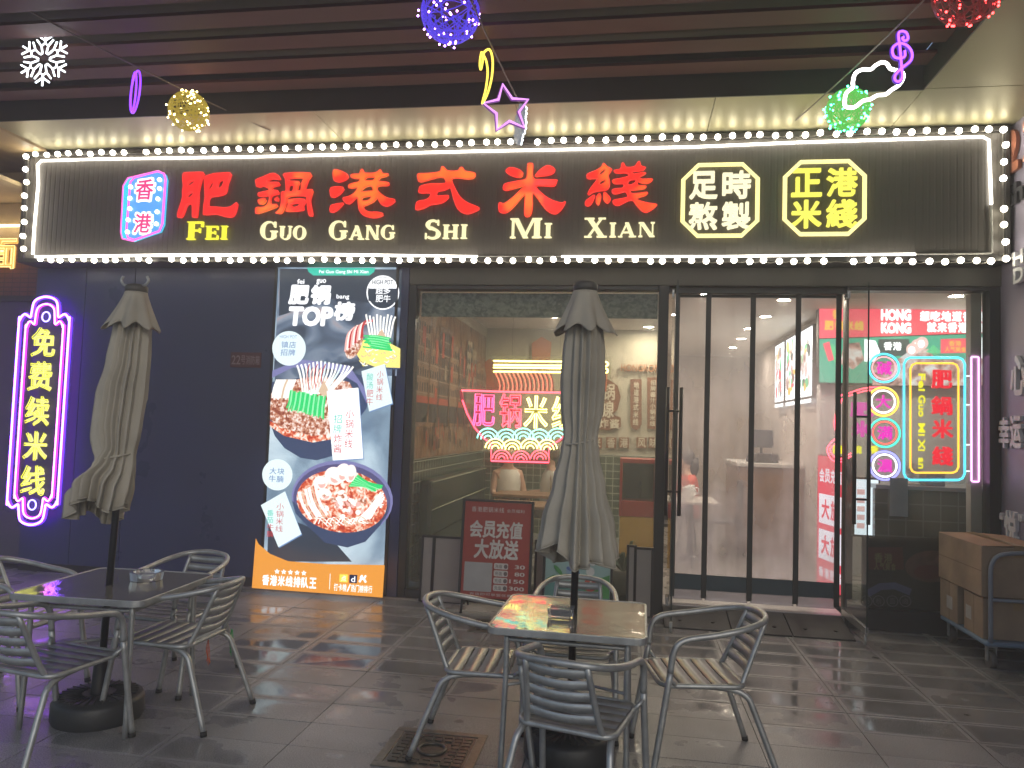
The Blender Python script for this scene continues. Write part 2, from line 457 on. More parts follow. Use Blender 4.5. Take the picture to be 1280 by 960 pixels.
    l.new(cc.outputs[0], hsv.inputs[7]); l.new(hsv.outputs[2], b.inputs['Base Color'])
    bp = n.new('ShaderNodeBump'); bp.inputs['Distance'].default_value = .003
    l.new(mrange(pool, 0, 1, .55, .03), bp.inputs['Strength'])
    l.new(math_('ADD', fine.outputs['Fac'], math_('MULTIPLY', mid.outputs['Fac'], .6)), bp.inputs['Height']); l.new(bp.outputs[0], b.inputs['Normal'])
    tag(mb.build('pavement', m), kind='structure')
    g = MB(); g.add([(-40, -40, -.013), (40, -40, -.013), (40, 40, -.013), (-40, 40, -.013)], [(0, 1, 2, 3)])
    tag(g.build('ground', M('dark_ground', (.035, .033, .03), .6, var=.2, scale=3)), kind='structure')
make_paving()

# ================================================================ canopy over the pavement
CZ = 4.32
cp = thing('canopy', 'metal canopy with dark red slatted ceiling over the pavement', 'canopy', (0, 0, CZ))
HX0, HX1, HY1 = -5.82, 2.16, -1.04
mb = MB()
for x0, x1 in ((-5.95, -2.77), (-2.765, -1.0), (-.995, .62), (.625, 2.16), (2.165, 3.137)):
    mb.box(x0, x1, HY1, .0, 0, .04)
mb.build('soffit_panel', m_soffit, cp, bevel=.003)
mb = MB()
for y0, y1 in ((-3., -1.045), (-6., -3.005)): mb.box(2.165, 3.137, y0, y1, 0, .04)
mb.build('side_soffit_panel', m_soffit, cp, bevel=.003)
mb = MB()
mb.box(HX0 - .13, HX1, HY1 - .02, HY1 - .003, -.015, .26); mb.box(HX1 - .01, HX1 + .002, -6, HY1 - .022, -.012, .26)
mb.build('recess_edge_trim', M('trim_grey', (.06, .055, .045), .45, .3), cp, bevel=.002)
mb = MB()
y = HY1 - .12
while y > -6.0:
    mb.box(HX0 - 2.4, HX1 - .02, y - .185, y, .13, .155); y -= .335
mb.build('ceiling_slats', m_board, cp)
mb = MB(); mb.box(HX0 - 2.4, HX1 - .02, -6, HY1 - .03, .255, .28); mb.build('ceiling_backing', m_void, cp)
m_dash = M('dash_grey', (.32, .30, .27), .5)
for x in (-4.9, -3.1, -1.3, .5):  # grey bars in the slat gaps stand in for faint reflections
    y = HY1 - .37
    while y > -3.2: mb = MB(); mb.box(x, x + .30, y - .045, y - .015, .205, .225); mb.build('reflection_dash', m_dash, cp); y -= .67

# ================================================================ the restaurant building
shop = thing('restaurant_front', 'noodle restaurant front with navy wall, big window and glass doors', 'shop')
mb = MB()
xs = [-6.20, -5.62, -5.06, -3.52]
for a, b in zip(xs, xs[1:]): mb.box(a + .003, b - .003, -.06, .10, .09, 3.30)
mb.build('wall_panel', m_navy, shop, bevel=.004)
mb = MB(); mb.box(-6.20, -3.52, -.05, .10, 0, .088); mb.build('plinth', m_black, shop)
mb = MB(); mb.box(-3.52, -2.235, -.02, .1, 0, 3.3); mb.box(-2.232, -2.135, -.075, .30, 0, 3.3); mb.build('pilaster', m_navy, shop, bevel=.003)
mb = MB(); mb.box(-2.132, 3.137, -.07, .18, 2.985, 3.30); mb.build('header', M('header_dark', (.05, .047, .04), .45, .2), shop, bevel=.003)
mb = MB(); mb.box(-6.20, 3.137, .0, .2, 3.305, CZ + .04); mb.build('upper_wall', m_void, shop)
# window between pilaster and doors
fr = MB()
fr.box(-2.132, -2.06, -.06, .08, 0, 2.983); fr.box(.245, .335, -.06, .08, 0, 2.983)
fr.box(-2.058, .243, -.06, .08, .0, .075); fr.box(-2.058, .243, -.055, .08, 2.945, 2.982)
wn = fr.build('window', m_frame, shop, bevel=.003)
mb = MB(); mb.box(-2.058, .243, .004, .016, .076, 2.944); mb.build('pane', m_pane, wn)
fr = MB()
fr.box(1.886, 1.902, -.06, .08, 0, 2.983); fr.box(3.045, 3.134, -.06, .08, 0, 2.983)
fr.box(1.904, 3.043, -.06, .08, .0, .18); fr.box(1.904, 3.043, -.055, .08, 2.95, 2.982)
wn = fr.build('window', m_frame, shop, bevel=.003)
mb = MB(); mb.box(1.904, 3.043, .004, .016, .182, 2.948); mb.build('pane', m_pane, wn)
mb = MB(); mb.box(.337, 1.884, -.05, .35, 0, .10); mb.build('sill', M('sill_steel', (.35, .35, .36), .35, .7), shop, bevel=.004)
mb = MB(); mb.box(.337, 1.884, .0, .07, 2.93, 2.983); mb.build('door_head', m_frame, shop)
# rooms
IF = M('interior_floor', (.20, .19, .18), .3, var=.1, rvar=.1)
mb = MB(); mb.box(-2.13, 4.2, .36, 8.0, .06, .10); mb.build('floor', IF, shop)
mb = MB(); mb.box(-2.13, 4.2, .2, 8.0, 3.10, 3.16); mb.build('ceiling', M('interior_ceiling', (.74, .71, .64), .7, var=.05), shop)
m_wtile = TILES('green_wall_tile', (.055, .075, .05), (.30, .31, .25), .105, .105, 'yz')
m_wtile2 = TILES('green_back_tile', (.06, .08, .05), (.32, .33, .26), .105, .105, 'xz')
m_plaster = M('cream_plaster', (.50, .46, .36), .8, var=.06)
mb = MB(); mb.box(-2.2, -2.131, .1, 4.2, 1.275, 3.1); mb.build('side_wall', m_plaster, shop)
mb = MB(); mb.box(-2.2, -2.12, .1, 3.9, .1, 1.27); mb.build('wainscot', m_wtile, shop)
mb = MB(); mb.box(-2.13, .52, 3.95, 4.1, 1.275, 3.1); mb.build('back_wall', m_plaster, shop)
mb = MB(); mb.box(-2.13, .52, 3.92, 4.1, .1, 1.27); mb.build('wainscot', m_wtile2, shop)
mb = MB(); mb.box(.42, .52, 4.1, 7.8, .1, 3.1); mb.box(.52, 4.2, 7.7, 7.9, .1, 3.1); mb.build('rear_wall', M('brown_plaster', (.46, .37, .28), .8, var=.15, scale=2), shop)
mb = MB(); mb.box(2.26, 2.40, 2.2, 7.7, .1, 3.1); mb.build('kitchen_wall', M('grey_plaster', (.52, .48, .47), .7, var=.08), shop)
mb = MB(); mb.box(2.16, 4.2, 2.02, 2.18, .1, 3.1); mb.build('counter_wall', M('pale_grey_panel', (.60, .60, .63), .5, var=.05), shop)
mb = MB(); mb.box(4.15, 4.2, .2, 2.0, .1, 3.1); mb.build('end_wall', m_plaster, shop)
mb = MB(); mb.box(2.28, 3.9, .45, .52, .1, 1.18); mb.build('counter_front', TILES('dark_counter_tile', (.03, .045, .045), (.13, .15, .15), .15, .15, 'xz'), shop)
mb = MB(); mb.box(2.28, 3.9, .42, 1.1, 1.182, 1.22); mb.build('counter_top', M('counter_steel', (.30, .31, .33), .3, .6), shop, bevel=.004)
mb = MB(); mb.box(2.955, 3.043, .085, .18, .1, 2.95); mb.build('column', M('grey_column', (.40, .38, .37), .55), shop)
# glass doors standing open at a right angle
m_door = GLASS('door_glass', (.96, .975, .97), .012, (.5, .55, .55), 1.35)
for hx, sgn, L in ((.372, 1, .72), (1.872, -1, .66)):
    d = MB(); d.box(hx - .005, hx + .005, -.05 - L, -.055, .125, 2.90); dr = d.build('door', m_door, shop)
    h = MB()
    yb = -.05 - L + .16
    for s in (-1, 1):
        h.tube([(hx + s * .055, yb, .95), (hx + s * .055, yb, 2.02)], .016, n=10)
    for z in (1.15, 1.82): h.tube([(hx - .055, yb, z), (hx + .055, yb, z)], .009, n=8)
    h.build('handle', m_black, dr)
    k = MB(); k.box(hx - .014, hx + .014, -.05 - L, -.05, .112, .17) if sgn < 0 else k.box(hx - .014, hx + .014, -.19, -.05, .112, .19)
    m_fit = M('steel_fitting', (.5, .5, .5), .25, .9)
    k.build('patch_fitting', m_fit, dr, bevel=.003)
    k = MB(); k.box(hx - .012, hx + .012, -.16, -.055, 2.86, 2.93); k.build('patch_fitting', m_fit, dr, bevel=.003)
    e = MB(); e.box(hx - .0058, hx + .0058, -.052 - L, -.0505 - L, .13, 2.895); e.build('edge_seal', M('glass_edge', (.02, .04, .035), .15), dr)
    p = MB(); p.tube([(hx, -.05 - L + .03, .112), (hx, -.05 - L + .03, .03)], .012); p.build('door_stop', m_alu, dr)

# plastic strip curtain with dark magnetic edges
cur = thing('strip_curtain', 'steamy clear plastic curtain of four panels with dark edges in the doorway', 'curtain', (0, .07, 0))
xe = [.42, .703, 1.10, 1.497, 1.845]
m_pvc = GLASS('steamy_plastic', (.95, .95, .95), .2, (.82, .79, .86), streak=(1.7, (2.6, 1, .6), .36, .74, .14, .46, .32), rough=.05)
for i in range(4):
    mb = MB(); a, b = xe[i] + .014, xe[i + 1] - .014
    vs = []; fs = []; NX, NZ = 7, 16
    for k in range(NZ + 1):
        for j in range(NX + 1):
            t = j / NX; q = k / NZ
            vs.append((a + (b - a) * t, .012 * math.sin(t * PI * 2 + i + 2 * q) * math.sin(PI * t) + .006 * math.sin(7 * q + i), .36 + (2.90 - .36) * q))
    for k in range(NZ):
        for j in range(NX): p = k * (NX + 1) + j; fs.append((p, p + 1, p + NX + 2, p + NX + 1))
    mb.add(vs, fs, True); mb.build('plastic_panel', m_pvc, cur)
    mb = MB(); mb.box(a - .004, b + .004, -.008, .004, .22, .358); mb.build('bottom_band', M('curtain_band', (.035, .075, .10), .35), cur)
    mb = MB(); mb.box(a - .002, b + .002, -.004, .002, .13, .218); mb.build('hem', GLASS('curtain_hem', (.8, .8, .85), .35, (.5, .5, .55)), cur)
m_strip = M('magnet_strip', (.022, .027, .03), .4)
for x in xe:
    mb = MB(); mb.box(x - .024, x + .024, -.022, -.009, .15, 2.965); mb.build('magnetic_edge', m_strip, cur, bevel=.004)
mb = MB(); mb.box(.40, 1.87, -.005, .02, 2.902, 2.928); mb.build('curtain_rail', m_strip, cur)

# valance just behind the window
mb = MB(); mb.box(-2.05, .24, .10, .104, 2.70, 2.935)
tag(mb.build('window_valance', EN('lace', [(.40, (.06, .065, .05)), (.5, (.17, .18, .14)), (.62, (.26, .27, .21))], 0, 26, (1, 1, 1.2), 3, .6)), 'pale patterned valance along the top of the window', 'valance')

# ================================================================ sign board
SY = -.30
sb = thing('signboard', 'long dark ribbed shop sign with red characters and white neon border', 'sign', (0, SY, 0))
mb = MB()
x = -6.16; prof = []
while x < 3.04:
    for dx, dy in ((0, 0), (.034, 0), (.037, .0022), (.049, .0022)): prof.append((x + dx, dy))
    x += .054
vs = [(a, b, 3.20) for a, b in prof] + [(a, b, 4.25) for a, b in prof]; N = len(prof)
mb.add(vs, [(i, i + 1, N + i + 1, N + i) for i in range(N - 1)])
mb.box(-6.16, 3.05, .012, .29, 3.20, 4.25)
mb.build('ribbed_panel', M('sign_panel', (.115, .105, .09), .5, .1, var=.12, scale=1.1), sb)
mb = MB()
for a in ((-6.20, 3.09, 4.252, 4.30), (-6.20, 3.09, 3.15, 3.198)): mb.box(a[0], a[1], -.03, .29, a[2], a[3])
mb.box(-6.20, -6.162, -.03, .29, 3.199, 4.251); mb.box(3.052, 3.09, -.03, .29, 3.199, 4.251)
mb.build('sign_frame', M('sign_frame', (.03, .028, .025), .45), sb, bevel=.004)
# neon border, lit and unlit runs
YN = SY - .02
def wp(px, py): x, z = W(px, py, YN); return (x, -.022, z)
lit = [[wp(41, 318), wp(43, 285), wp(48, 230), wp(47, 206), wp(52, 201), wp(120, 199), wp(320, 196), wp(600, 189), wp(860, 184), wp(1000, 178), wp(1228, 171), wp(1236, 175), wp(1239, 255)],
       [wp(44, 321), wp(200, 319), wp(400, 318), wp(597, 321)], [wp(702, 321), wp(900, 321), wp(1144, 318)]]
off = [[wp(597, 321), wp(702, 321)], [wp(1144, 318), wp(1238, 317), wp(1240, 316), wp(1240, 290), wp(1239, 256)]]
mb = MB()
for p in lit: mb.tube(p, .0125, n=8)
mb.build('neon_border', EM('neon_border', (1, .93, .82), 5.), sb)
mb = MB()
for p in off: mb.tube(p, .008, n=8)
mb.build('unlit_border', m_neon_off, sb)
# six red characters, traced brush strokes
RED = {
 '肥': (216, 200, [[(150,195),(250,180),(450,180),(430,250),(390,400),(375,480),(375,580),(360,760),(345,850),(310,860),(285,840),(285,720),(275,665),(235,655),(195,680),(165,760),(130,840),(90,862),(65,850),(68,780),(120,620),(140,540),(135,470),(150,380),(140,300)],
   [(215,350),(250,315),(325,305),(300,345),(250,380),(220,378)],[(205,530),(240,490),(300,485),(290,520),(245,560),(210,555)],
   [(475,245),(600,200),(700,190),(855,185),(850,250),(815,350),(790,470),(740,515),(650,540),(560,550),(530,590),(525,660),(545,695),(650,700),(780,710),(870,690),(950,630),(955,680),(925,790),(880,845),(810,855),(720,830),(620,808),(470,820),(450,790),(460,650),(475,540),(465,300)],
   [(525,400),(560,335),(600,325),(590,390),(550,440),(525,440)],[(665,370),(690,310),(760,305),(740,370),(700,415),(668,415)]]),
 '鍋': (312, 200, [[(90,290),(200,245),(340,190),(440,240),(440,290),(330,278),(262,310),(300,328),(430,330),(430,375),(340,400),(335,440),(420,455),(420,505),(340,525),(310,560),(310,640),(340,660),(405,660),(390,700),(250,755),(110,800),(85,790),(90,710),(200,700),(265,650),(290,560),(270,530),(200,545),(130,540),(125,490),(200,470),(280,450),(270,420),(190,385),(160,395),(105,400),(88,340)],
   [(125,590),(235,575),(210,640),(160,665),(130,640)],[(370,580),(420,550),(420,605),(385,610)],
   [(520,195),(905,190),(870,300),(835,400),(840,440),(880,440),(940,440),(930,500),(905,590),(920,700),(940,800),(920,840),(885,820),(865,720),(850,590),(835,540),(640,535),(555,560),(545,600),(520,700),(470,790),(410,800),(385,785),(440,730),(470,620),(470,480),(530,465),(540,400),(530,280)],
   [(590,275),(790,270),(770,350),(765,445),(715,450),(720,380),(740,320),(600,310)],[(580,390),(610,370),(650,380),(640,460),(580,460)],
   [(575,590),(825,585),(800,680),(790,750),(560,770),(545,740),(575,660)],[(620,665),(680,645),(740,655),(710,695),(640,700)]]),
 '港': (408, 200, [[(100,150),(160,140),(280,190),(325,235),(280,290),(180,325),(120,310),(95,240)],[(60,410),(250,405),(210,490),(120,550),(65,545)],[(55,690),(110,660),(245,640),(238,660),(160,740),(90,780),(50,770)],
   [(365,215),(430,205),(490,200),(510,150),(535,130),(560,165),(580,190),(700,190),(770,165),(800,135),(830,170),(840,195),(930,205),(880,240),(800,262),(780,310),(900,325),(940,350),(900,380),(780,385),(755,420),(790,480),(900,560),(1025,590),(980,650),(890,690),(820,660),(770,580),(745,570),(700,620),(600,670),(555,690),(570,740),(640,775),(760,775),(850,805),(790,850),(680,865),(560,830),(490,750),(470,640),(465,570),(440,560),(370,630),(310,655),(260,615),(245,565),(330,540),(410,490),(460,410),(340,420),(330,370),(400,340),(480,320),(490,280),(380,265)],
   [(580,300),(600,255),(720,255),(690,300)],[(515,470),(560,410),(620,385),(670,390),(695,450),(620,462)],[(530,600),(540,555),(665,540),(640,590),(570,610)]]),
 '式': (514, 200, [[(95,205),(230,195),(420,170),(450,100),(490,100),(545,155),(690,155),(730,110),(770,105),(810,160),(930,180),(965,215),(930,265),(840,280),(700,265),(620,270),(610,310),(660,430),(740,560),(850,640),(1020,715),(950,770),(840,805),(760,785),(690,720),(640,600),(590,420),(560,415),(480,450),(400,465),(380,500),(400,535),(550,525),(545,570),(470,630),(380,655),(280,670),(180,720),(80,745),(65,730),(70,650),(110,610),(220,590),(280,540),(270,490),(120,490),(115,430),(150,380),(300,350),(500,345),(510,300),(470,260),(380,260),(200,310),(120,325),(100,290)]]),
 '米': (620, 196, [[(145,210),(180,165),(240,155),(340,185),(405,240),(380,295),(300,300),(200,265)],[(585,290),(630,220),(720,145),(800,125),(885,185),(850,245),(760,275),(650,285)],
   [(470,110),(520,90),(555,115),(550,260),(580,330),(700,335),(900,340),(915,360),(870,435),(700,430),(605,435),(640,500),(760,600),(880,660),(990,685),(1030,665),(1040,690),(980,790),(900,850),(820,840),(730,770),(620,620),(560,545),(545,600),(550,720),(530,850),(480,895),(430,880),(425,760),(430,650),(430,570),(390,600),(260,750),(160,830),(70,835),(40,790),(40,700),(65,680),(120,695),(240,610),(380,480),(425,430),(280,470),(150,500),(105,480),(115,420),(160,390),(330,355),(440,330),(465,260)]]),
 '綫': (728, 196, [[(315,90),(370,140),(440,180),(420,230),(390,280),(410,370),(400,460),(350,495),(230,510),(160,530),(100,565),(80,550),(120,470),(190,380),(220,330),(190,320),(90,325),(65,300),(80,250),(200,200),(280,150)],
   [(255,260),(280,210),(340,175),(330,220),(280,262)],[(250,405),(290,350),(345,340),(330,380),(280,410)],[(50,660),(110,610),(172,570),(185,600),(140,700),(80,735),(45,720)],[(215,590),(255,545),(280,600),(250,715),(210,700),(205,640)],[(320,540),(350,535),(420,620),(400,680),(360,690),(320,640)],
   [(480,195),(570,175),(590,95),(620,90),(660,150),(780,140),(830,75),(860,65),(880,130),(950,155),(900,200),(750,220),(770,255),(900,230),(955,245),(860,300),(900,330),(1045,325),(1030,370),(960,395),(880,385),(830,365),(825,405),(850,425),(945,430),(940,470),(780,495),(720,500),(740,545),(850,540),(970,525),(960,570),(830,615),(850,650),(1000,690),(1120,710),(1060,780),(960,830),(880,800),(800,710),(760,655),(690,655),(560,720),(490,720),(460,690),(470,645),(600,620),(680,595),(660,540),(630,520),(520,550),(455,545),(450,490),(530,470),(610,460),(610,400),(500,400),(455,380),(460,340),(560,320),(680,290),(690,260),(640,235),(540,240),(480,225)],
   [(685,380),(720,345),(790,335),(805,360),(780,390),(720,418),(688,410)]])}
YL = SY - .05
m_redL = EN('red_letter', [(.3, (1., .012, .008)), (.52, (1., .018, .008)), (.64, (1., .20, .02))], 1.0, 2.6, (1, 1, 1), 2)
m_redB = EN('red_letter_even', [(.3, (1., .010, .010)), (.9, (1., .012, .010))], 1.0, 2.2)
m_redrim = EM('red_letter_edge', (1., .04, .03), 1.3)
for ch, (ox, oy, loops) in RED.items():
    mb = MB(); L = []
    rim = MB()
    for lp in loops:
        q = [W(ox + a / 12., oy + b / 12., YL) for a, b in lp]
        q = [(p.x, p.y) for p in smooth([(a, b, 0) for a, b in q], 3, True)]
        L.append(q); rim.tube([(a, -.044, b) for a, b in q], .0032, closed=True, n=6)
    mb.outline(L, -.05, .045, -.005)
    lt = mb.build('red_character', m_redB if ch in '肥' else m_redL, sb)
    rim.build('edge_tube', m_redrim, lt)

# serif capitals under the characters
def serif(ch):
    """polygons in a box 1 high, returns (list of outlines, width)"""
    T, t = .20, .075
    def st(x, z0=0., z1=1., wdt=T, s=.075, bot=True, top=True):
        o = [[(x, z0), (x + wdt, z0), (x + wdt, z1), (x, z1)]]
        if bot: o.append([(x - s, z0), (x + wdt + s, z0), (x + wdt + s, z0 + .05), (x + wdt, z0 + .10), (x, z0 + .10), (x - s, z0 + .05)])
        if top: o.append([(x - s, z1 - .05), (x, z1 - .10), (x + wdt, z1 - .10), (x + wdt + s, z1 - .05), (x + wdt + s, z1), (x - s, z1)])
        return o
    def arc(cx, cz, rx, rz, a0, a1, w0, w1, n=22):
        P = []; Q = []
        for i in range(n + 1):
            a = math.radians(a0 + (a1 - a0) * i / n)
            wd = w1 + (w0 - w1) * abs(math.cos(a))
            P.append((cx + rx * math.cos(a), cz + rz * math.sin(a))); Q.append((cx + (rx - wd) * math.cos(a), cz + (rz - w1) * math.sin(a)))
        return P + Q[::-1]
    def dg(x0, x1, wdt, z0=0., z1=1.): return [[(x0, z0), (x0 + wdt, z0), (x1 + wdt, z1), (x1, z1)]]
    if ch == 'I': return st(.075), .35
    if ch == 'F': return st(.075) + [[(.27, .90), (.66, .90), (.66, 1.), (.27, 1.)], [(.58, .70), (.66, .70), (.66, .9), (.60, .9)], [(.27, .46), (.50, .46), (.50, .55), (.27, .55)], [(.50, .38), (.55, .38), (.55, .63), (.50, .63)]], .68
    if ch == 'E': return st(.075) + [[(.27, .90), (.68, .90), (.68, 1.), (.27, 1.)], [(.61, .72), (.68, .72), (.68, .9), (.62, .9)], [(.27, .46), (.50, .46), (.50, .55), (.27, .55)], [(.50, .38), (.55, .38), (.55, .63), (.50, .63)], [(.27, 0), (.70, 0), (.70, .1), (.27, .1)], [(.63, .1), (.70, .1), (.70, .3), (.65, .3)]], .72
    if ch == 'O': return [arc(.44, .5, .44, .52, 0, 360, T, t, 40)], .88
    if ch == 'G': return [arc(.46, .5, .46, .52, 45, 330, T, t, 34), [(.62, 0.06), (.82, .1), (.82, .46), (.62, .46)], [(.54, .42), (.90, .42), (.90, .49), (.54, .49)], [(.73, .68), (.80, .68), (.80, .99), (.75, .99), (.70, .86)]], .92
    if ch == 'U': return st(.075, .30, 1, T, .075, False) + st(.70, .30, 1, .085, .09, False) + [arc(.43, .34, .355, .36, 180, 360, T * .8, t, 20)], .86
    if ch == 'S': return [arc(.33, .74, .30, .28, 40, 250, .17, .10, 18), arc(.33, .27, .33, .29, -140, 90, .18, .10, 18), [(.10, .60), (.30, .66), (.56, .48), (.52, .36), (.34, .46), (.2, .5)], [(.52, .72), (.58, .72), (.58, 1.0), (.53, 1.0)], [(.02, .0), (.07, .0), (.08, .30), (.02, .30)]], .66
    if ch == 'H': return st(.075) + st(.60) + [[(.27, .46), (.61, .46), (.61, .55), (.27, .55)]], .88
    if ch == 'M': return st(.06, 0, 1, .08, .06) + st(.86, 0, 1, T, .07) + dg(.46, .10, .20)[0:1] + dg(.46, .80, .09), 1.13
    if ch == 'N': return st(.07, 0, 1, .08, .07) + st(.72, 0, 1, .08, .07) + dg(.60, .06, .22), .88
    if ch == 'A': return dg(.06, .42, .085) + dg(.66, .34, .21) + [[(.22, .28), (.66, .28), (.66, .36), (.24, .36)], [(-.02, 0), (.22, 0), (.22, .06), (-.02, .06)], [(.56, 0), (.96, 0), (.96, .06), (.56, .06)]], .94
    if ch == 'X': return dg(.62, .08, .22) + dg(.10, .66, .09) + [[(0, .94), (.40, .94), (.40, 1), (0, 1)], [(.56, .94), (.86, .94), (.86, 1), (.56, 1)], [(.0, 0), (.30, 0), (.30, .06), (.0, .06)], [(.50, 0), (.92, 0), (.92, .06), (.50, .06)]], .92
m_lat = EM('cream_letter', (1., .90, .50), 1.05)
m_latY = EM('yellow_letter', (1., .93, .05), 1.0)
m_letedge = M('letter_return', (.45, .38, .12), .4)
for word, (xa, ya, xb, yb), mt in (('FEI', (232, 299, 284, 276), m_latY), ('GUO', (324, 299, 382, 276), m_lat), ('GANG', (410, 299, 494, 275), m_lat),
                                   ('SHI', (530, 298, 584, 274), m_lat), ('MI', (637, 297, 690, 272), m_lat), ('XIAN', (730, 296, 819, 271), m_lat)):
    x0, z0 = W(xa, ya, YL); x1, z1 = W(xb, yb, YL); Hh = z1 - z0
    parts = []; pen = 0.
    for i, ch in enumerate(word):
        k = 1. if i == 0 else .74
        o, wd = serif(ch)
        parts.append((o, pen, k)); pen += wd * k + .10
    sx = (x1 - x0) / (pen - .10)
    mb = MB(); q = 0
    for o, p0, k in parts:
        for pl in o:
            mb.plate([(x0 + (p0 + a * k) * sx, z0 + b * k * Hh) for a, b in pl], -.045 - q * .0003, .03); q += 1
    mb.build('word_lettering', mt, sb)
# two octagonal badges
m_badge = EM('badge_neon', (1., .88, .32), 1.4); m_badgeT = EM('badge_letter', (1., .92, .60), 1.1); m_badgeY = EM('badge_letter_yellow', (1., .92, .12), 1.05)
for (xa, ya, xb, yb), tx, mt in (((850, 297, 951, 201), '足時熬製', m_badgeT), ((978, 295, 1085, 197), '正港米綫', m_badgeY)):
    x0, z0 = W(xa, ya, YL); x1, z1 = W(xb, yb, YL)
    b = MB(); b.tube(up(chamf(x0 + .02, x1 - .02, z0 + .02, z1 - .02, .13), -.03), .019, closed=True, n=8)
    bo = b.build('badge_outline', m_badge, sb)
    t = MB(); mx_, mz = (x0 + x1) / 2, (z0 + z1) / 2; g = .075
    for i, ch in enumerate(tx):
        cx0 = x0 + g if i % 2 == 0 else mx_ + .02; cz0 = mz + .015 if i < 2 else z0 + g
        t.text(ch, cx0, cx0 + (x1 - x0) / 2 - g - .02, cz0, cz0 + (z1 - z0) / 2 - g - .015, -.035, .03, .02)
    t.build('badge_lettering', mt, bo)
# small box sign, built as a slanted box
bx = MB()
face = on([(163, 228), (168, 222), (197, 214), (205, 217), (207, 224), (203, 280), (199, 289), (168, 300), (160, 297), (158, 290)], YL - .02)
bx.m = 0; bx.plate(face, -.07, .035)
back = on([(153, 232), (159, 222), (197, 213), (205, 217), (207, 224), (203, 280), (199, 289), (165, 301), (152, 298), (150, 290)], YL)
bx.m = 1; bx.plate(back, -.033, .03)
bb = bx.build('box_sign', [EM('box_blue', (.10, .36, .95), 1.1), EM('box_cyan', (.04, .75, .95), .9)], sb)
r = MB(); r.tube(up(face, -.072), .010, closed=True, n=8); r.tube(up(back, -.04), .007, closed=True, n=6); r.build('box_neon', EM('box_pink', (1., .10, .55), 1.7), bb)
t = MB()
m_b1, m_b2, m_b3 = EM('box_white', (1, .9, .95), 1.6), EM('box_letter_pink', (.85, .05, .25), 1.), EM('box_bulbs', (.9, .95, 1.), 5.)
for ch, q, q2 in (('香', [(168, 254), (197, 222)], [(171, 251), (194, 225)]), ('港', [(166, 295), (194, 265)], [(169, 292), (191, 268)])):
    q = on(q, YL); q2 = on(q2, YL)
    t = MB(); t.text(ch, q[0][0], q[1][0], q[0][1], q[1][1], -.078, .006, .07, .06); t.build('box_character_edge', m_b1, bb)
    t = MB(); t.text(ch, q2[0][0], q2[1][0], q2[0][1], q2[1][1], -.083, .004, .014, .06); t.build('box_character', m_b2, bb)
for p in ((166, 235), (165, 249), (165, 262), (163, 276), (162, 291), (202, 226), (202, 237), (200, 250), (199, 266), (198, 281)):
    a, z = W(*p, YL); t = MB(); t.ball((a, -.085, z), .02); t.build('box_bulb', m_b3, bb)

# strings of round bulbs round the sign
bulb_mesh = None
def bulb_string(label, pts, skip=()):
    global bulb_mesh
    root = thing('bulb_string', label, 'string lights', pts[0], 0, 'bulb strings round the big sign')
    o = Vector(pts[0]); mb = MB()
    P = []
    for i, p in enumerate(pts):
        q = Vector(p) - o; P.append(q)
        if i < len(pts) - 1: P.append(q.lerp(Vector(pts[i + 1]) - o, .5) + Vector((0, 0, -.012 + random.uniform(-.006, .006))))
    mb.tube(P, .004, n=5); mb.build('wire', m_wire, root)
    for i, p in enumerate(pts):
        if i in skip: continue
        if bulb_mesh is None:
            bulb_mesh = []
            for st in (9., 6.8, 11., 5.):
                b = MB(); b.ball((0, 0, 0), .0265, 12, 8); b.m = 1; b.tube([(0, .018, .006), (0, .040, .012)], .0145, n=10)
                bo = b.build('bulb', [M('bulb_glow', (.5, .5, .45), .3, 0, (1, .93 - random.uniform(0, .04), .78 - random.uniform(0, .1)), st, var=0), m_black], root); bulb_mesh.append(bo.data); bpy.data.objects.remove(bo)
        bo = bpy.data.objects.new('bulb', random.choices(bulb_mesh, (6, 3, 3, 1))[0]); COL.objects.link(bo); bo.parent = root
        bo.location = Vector(p) - o + Vector((random.uniform(-.012, .012), -.026, random.uniform(-.009, .009))); bo.rotation_euler = (random.uniform(-.5, .5), 0, random.uniform(-.5, .5))
YB = SY - .05
def lerp_pts(a, b, n): return [(a[0] + (b[0] - a[0]) * i / (n - 1), YB, a[1] + (b[1] - a[1]) * i / (n - 1)) for i in range(n)]
tl, tr, bl, br_ = W(48, 194.5, YB), W(1236, 163, YB), W(52, 325, YB), W(1238, 327, YB)
bulb_string('long string of round white bulbs along the top edge of the sign', lerp_pts(tl, tr, 74), (9, 41))
bulb_string('long string of round white bulbs along the bottom edge of the sign', lerp_pts(bl, br_, 74), (11, 63))
bulb_string('short string of round bulbs down the left end of the sign', lerp_pts(W(36, 196, YB), W(31, 312, YB), 8))
bulb_string('short string of round bulbs down the right end of the sign', lerp_pts(W(1253.5, 164, YB), W(1254.5, 323, YB), 9), (4,))

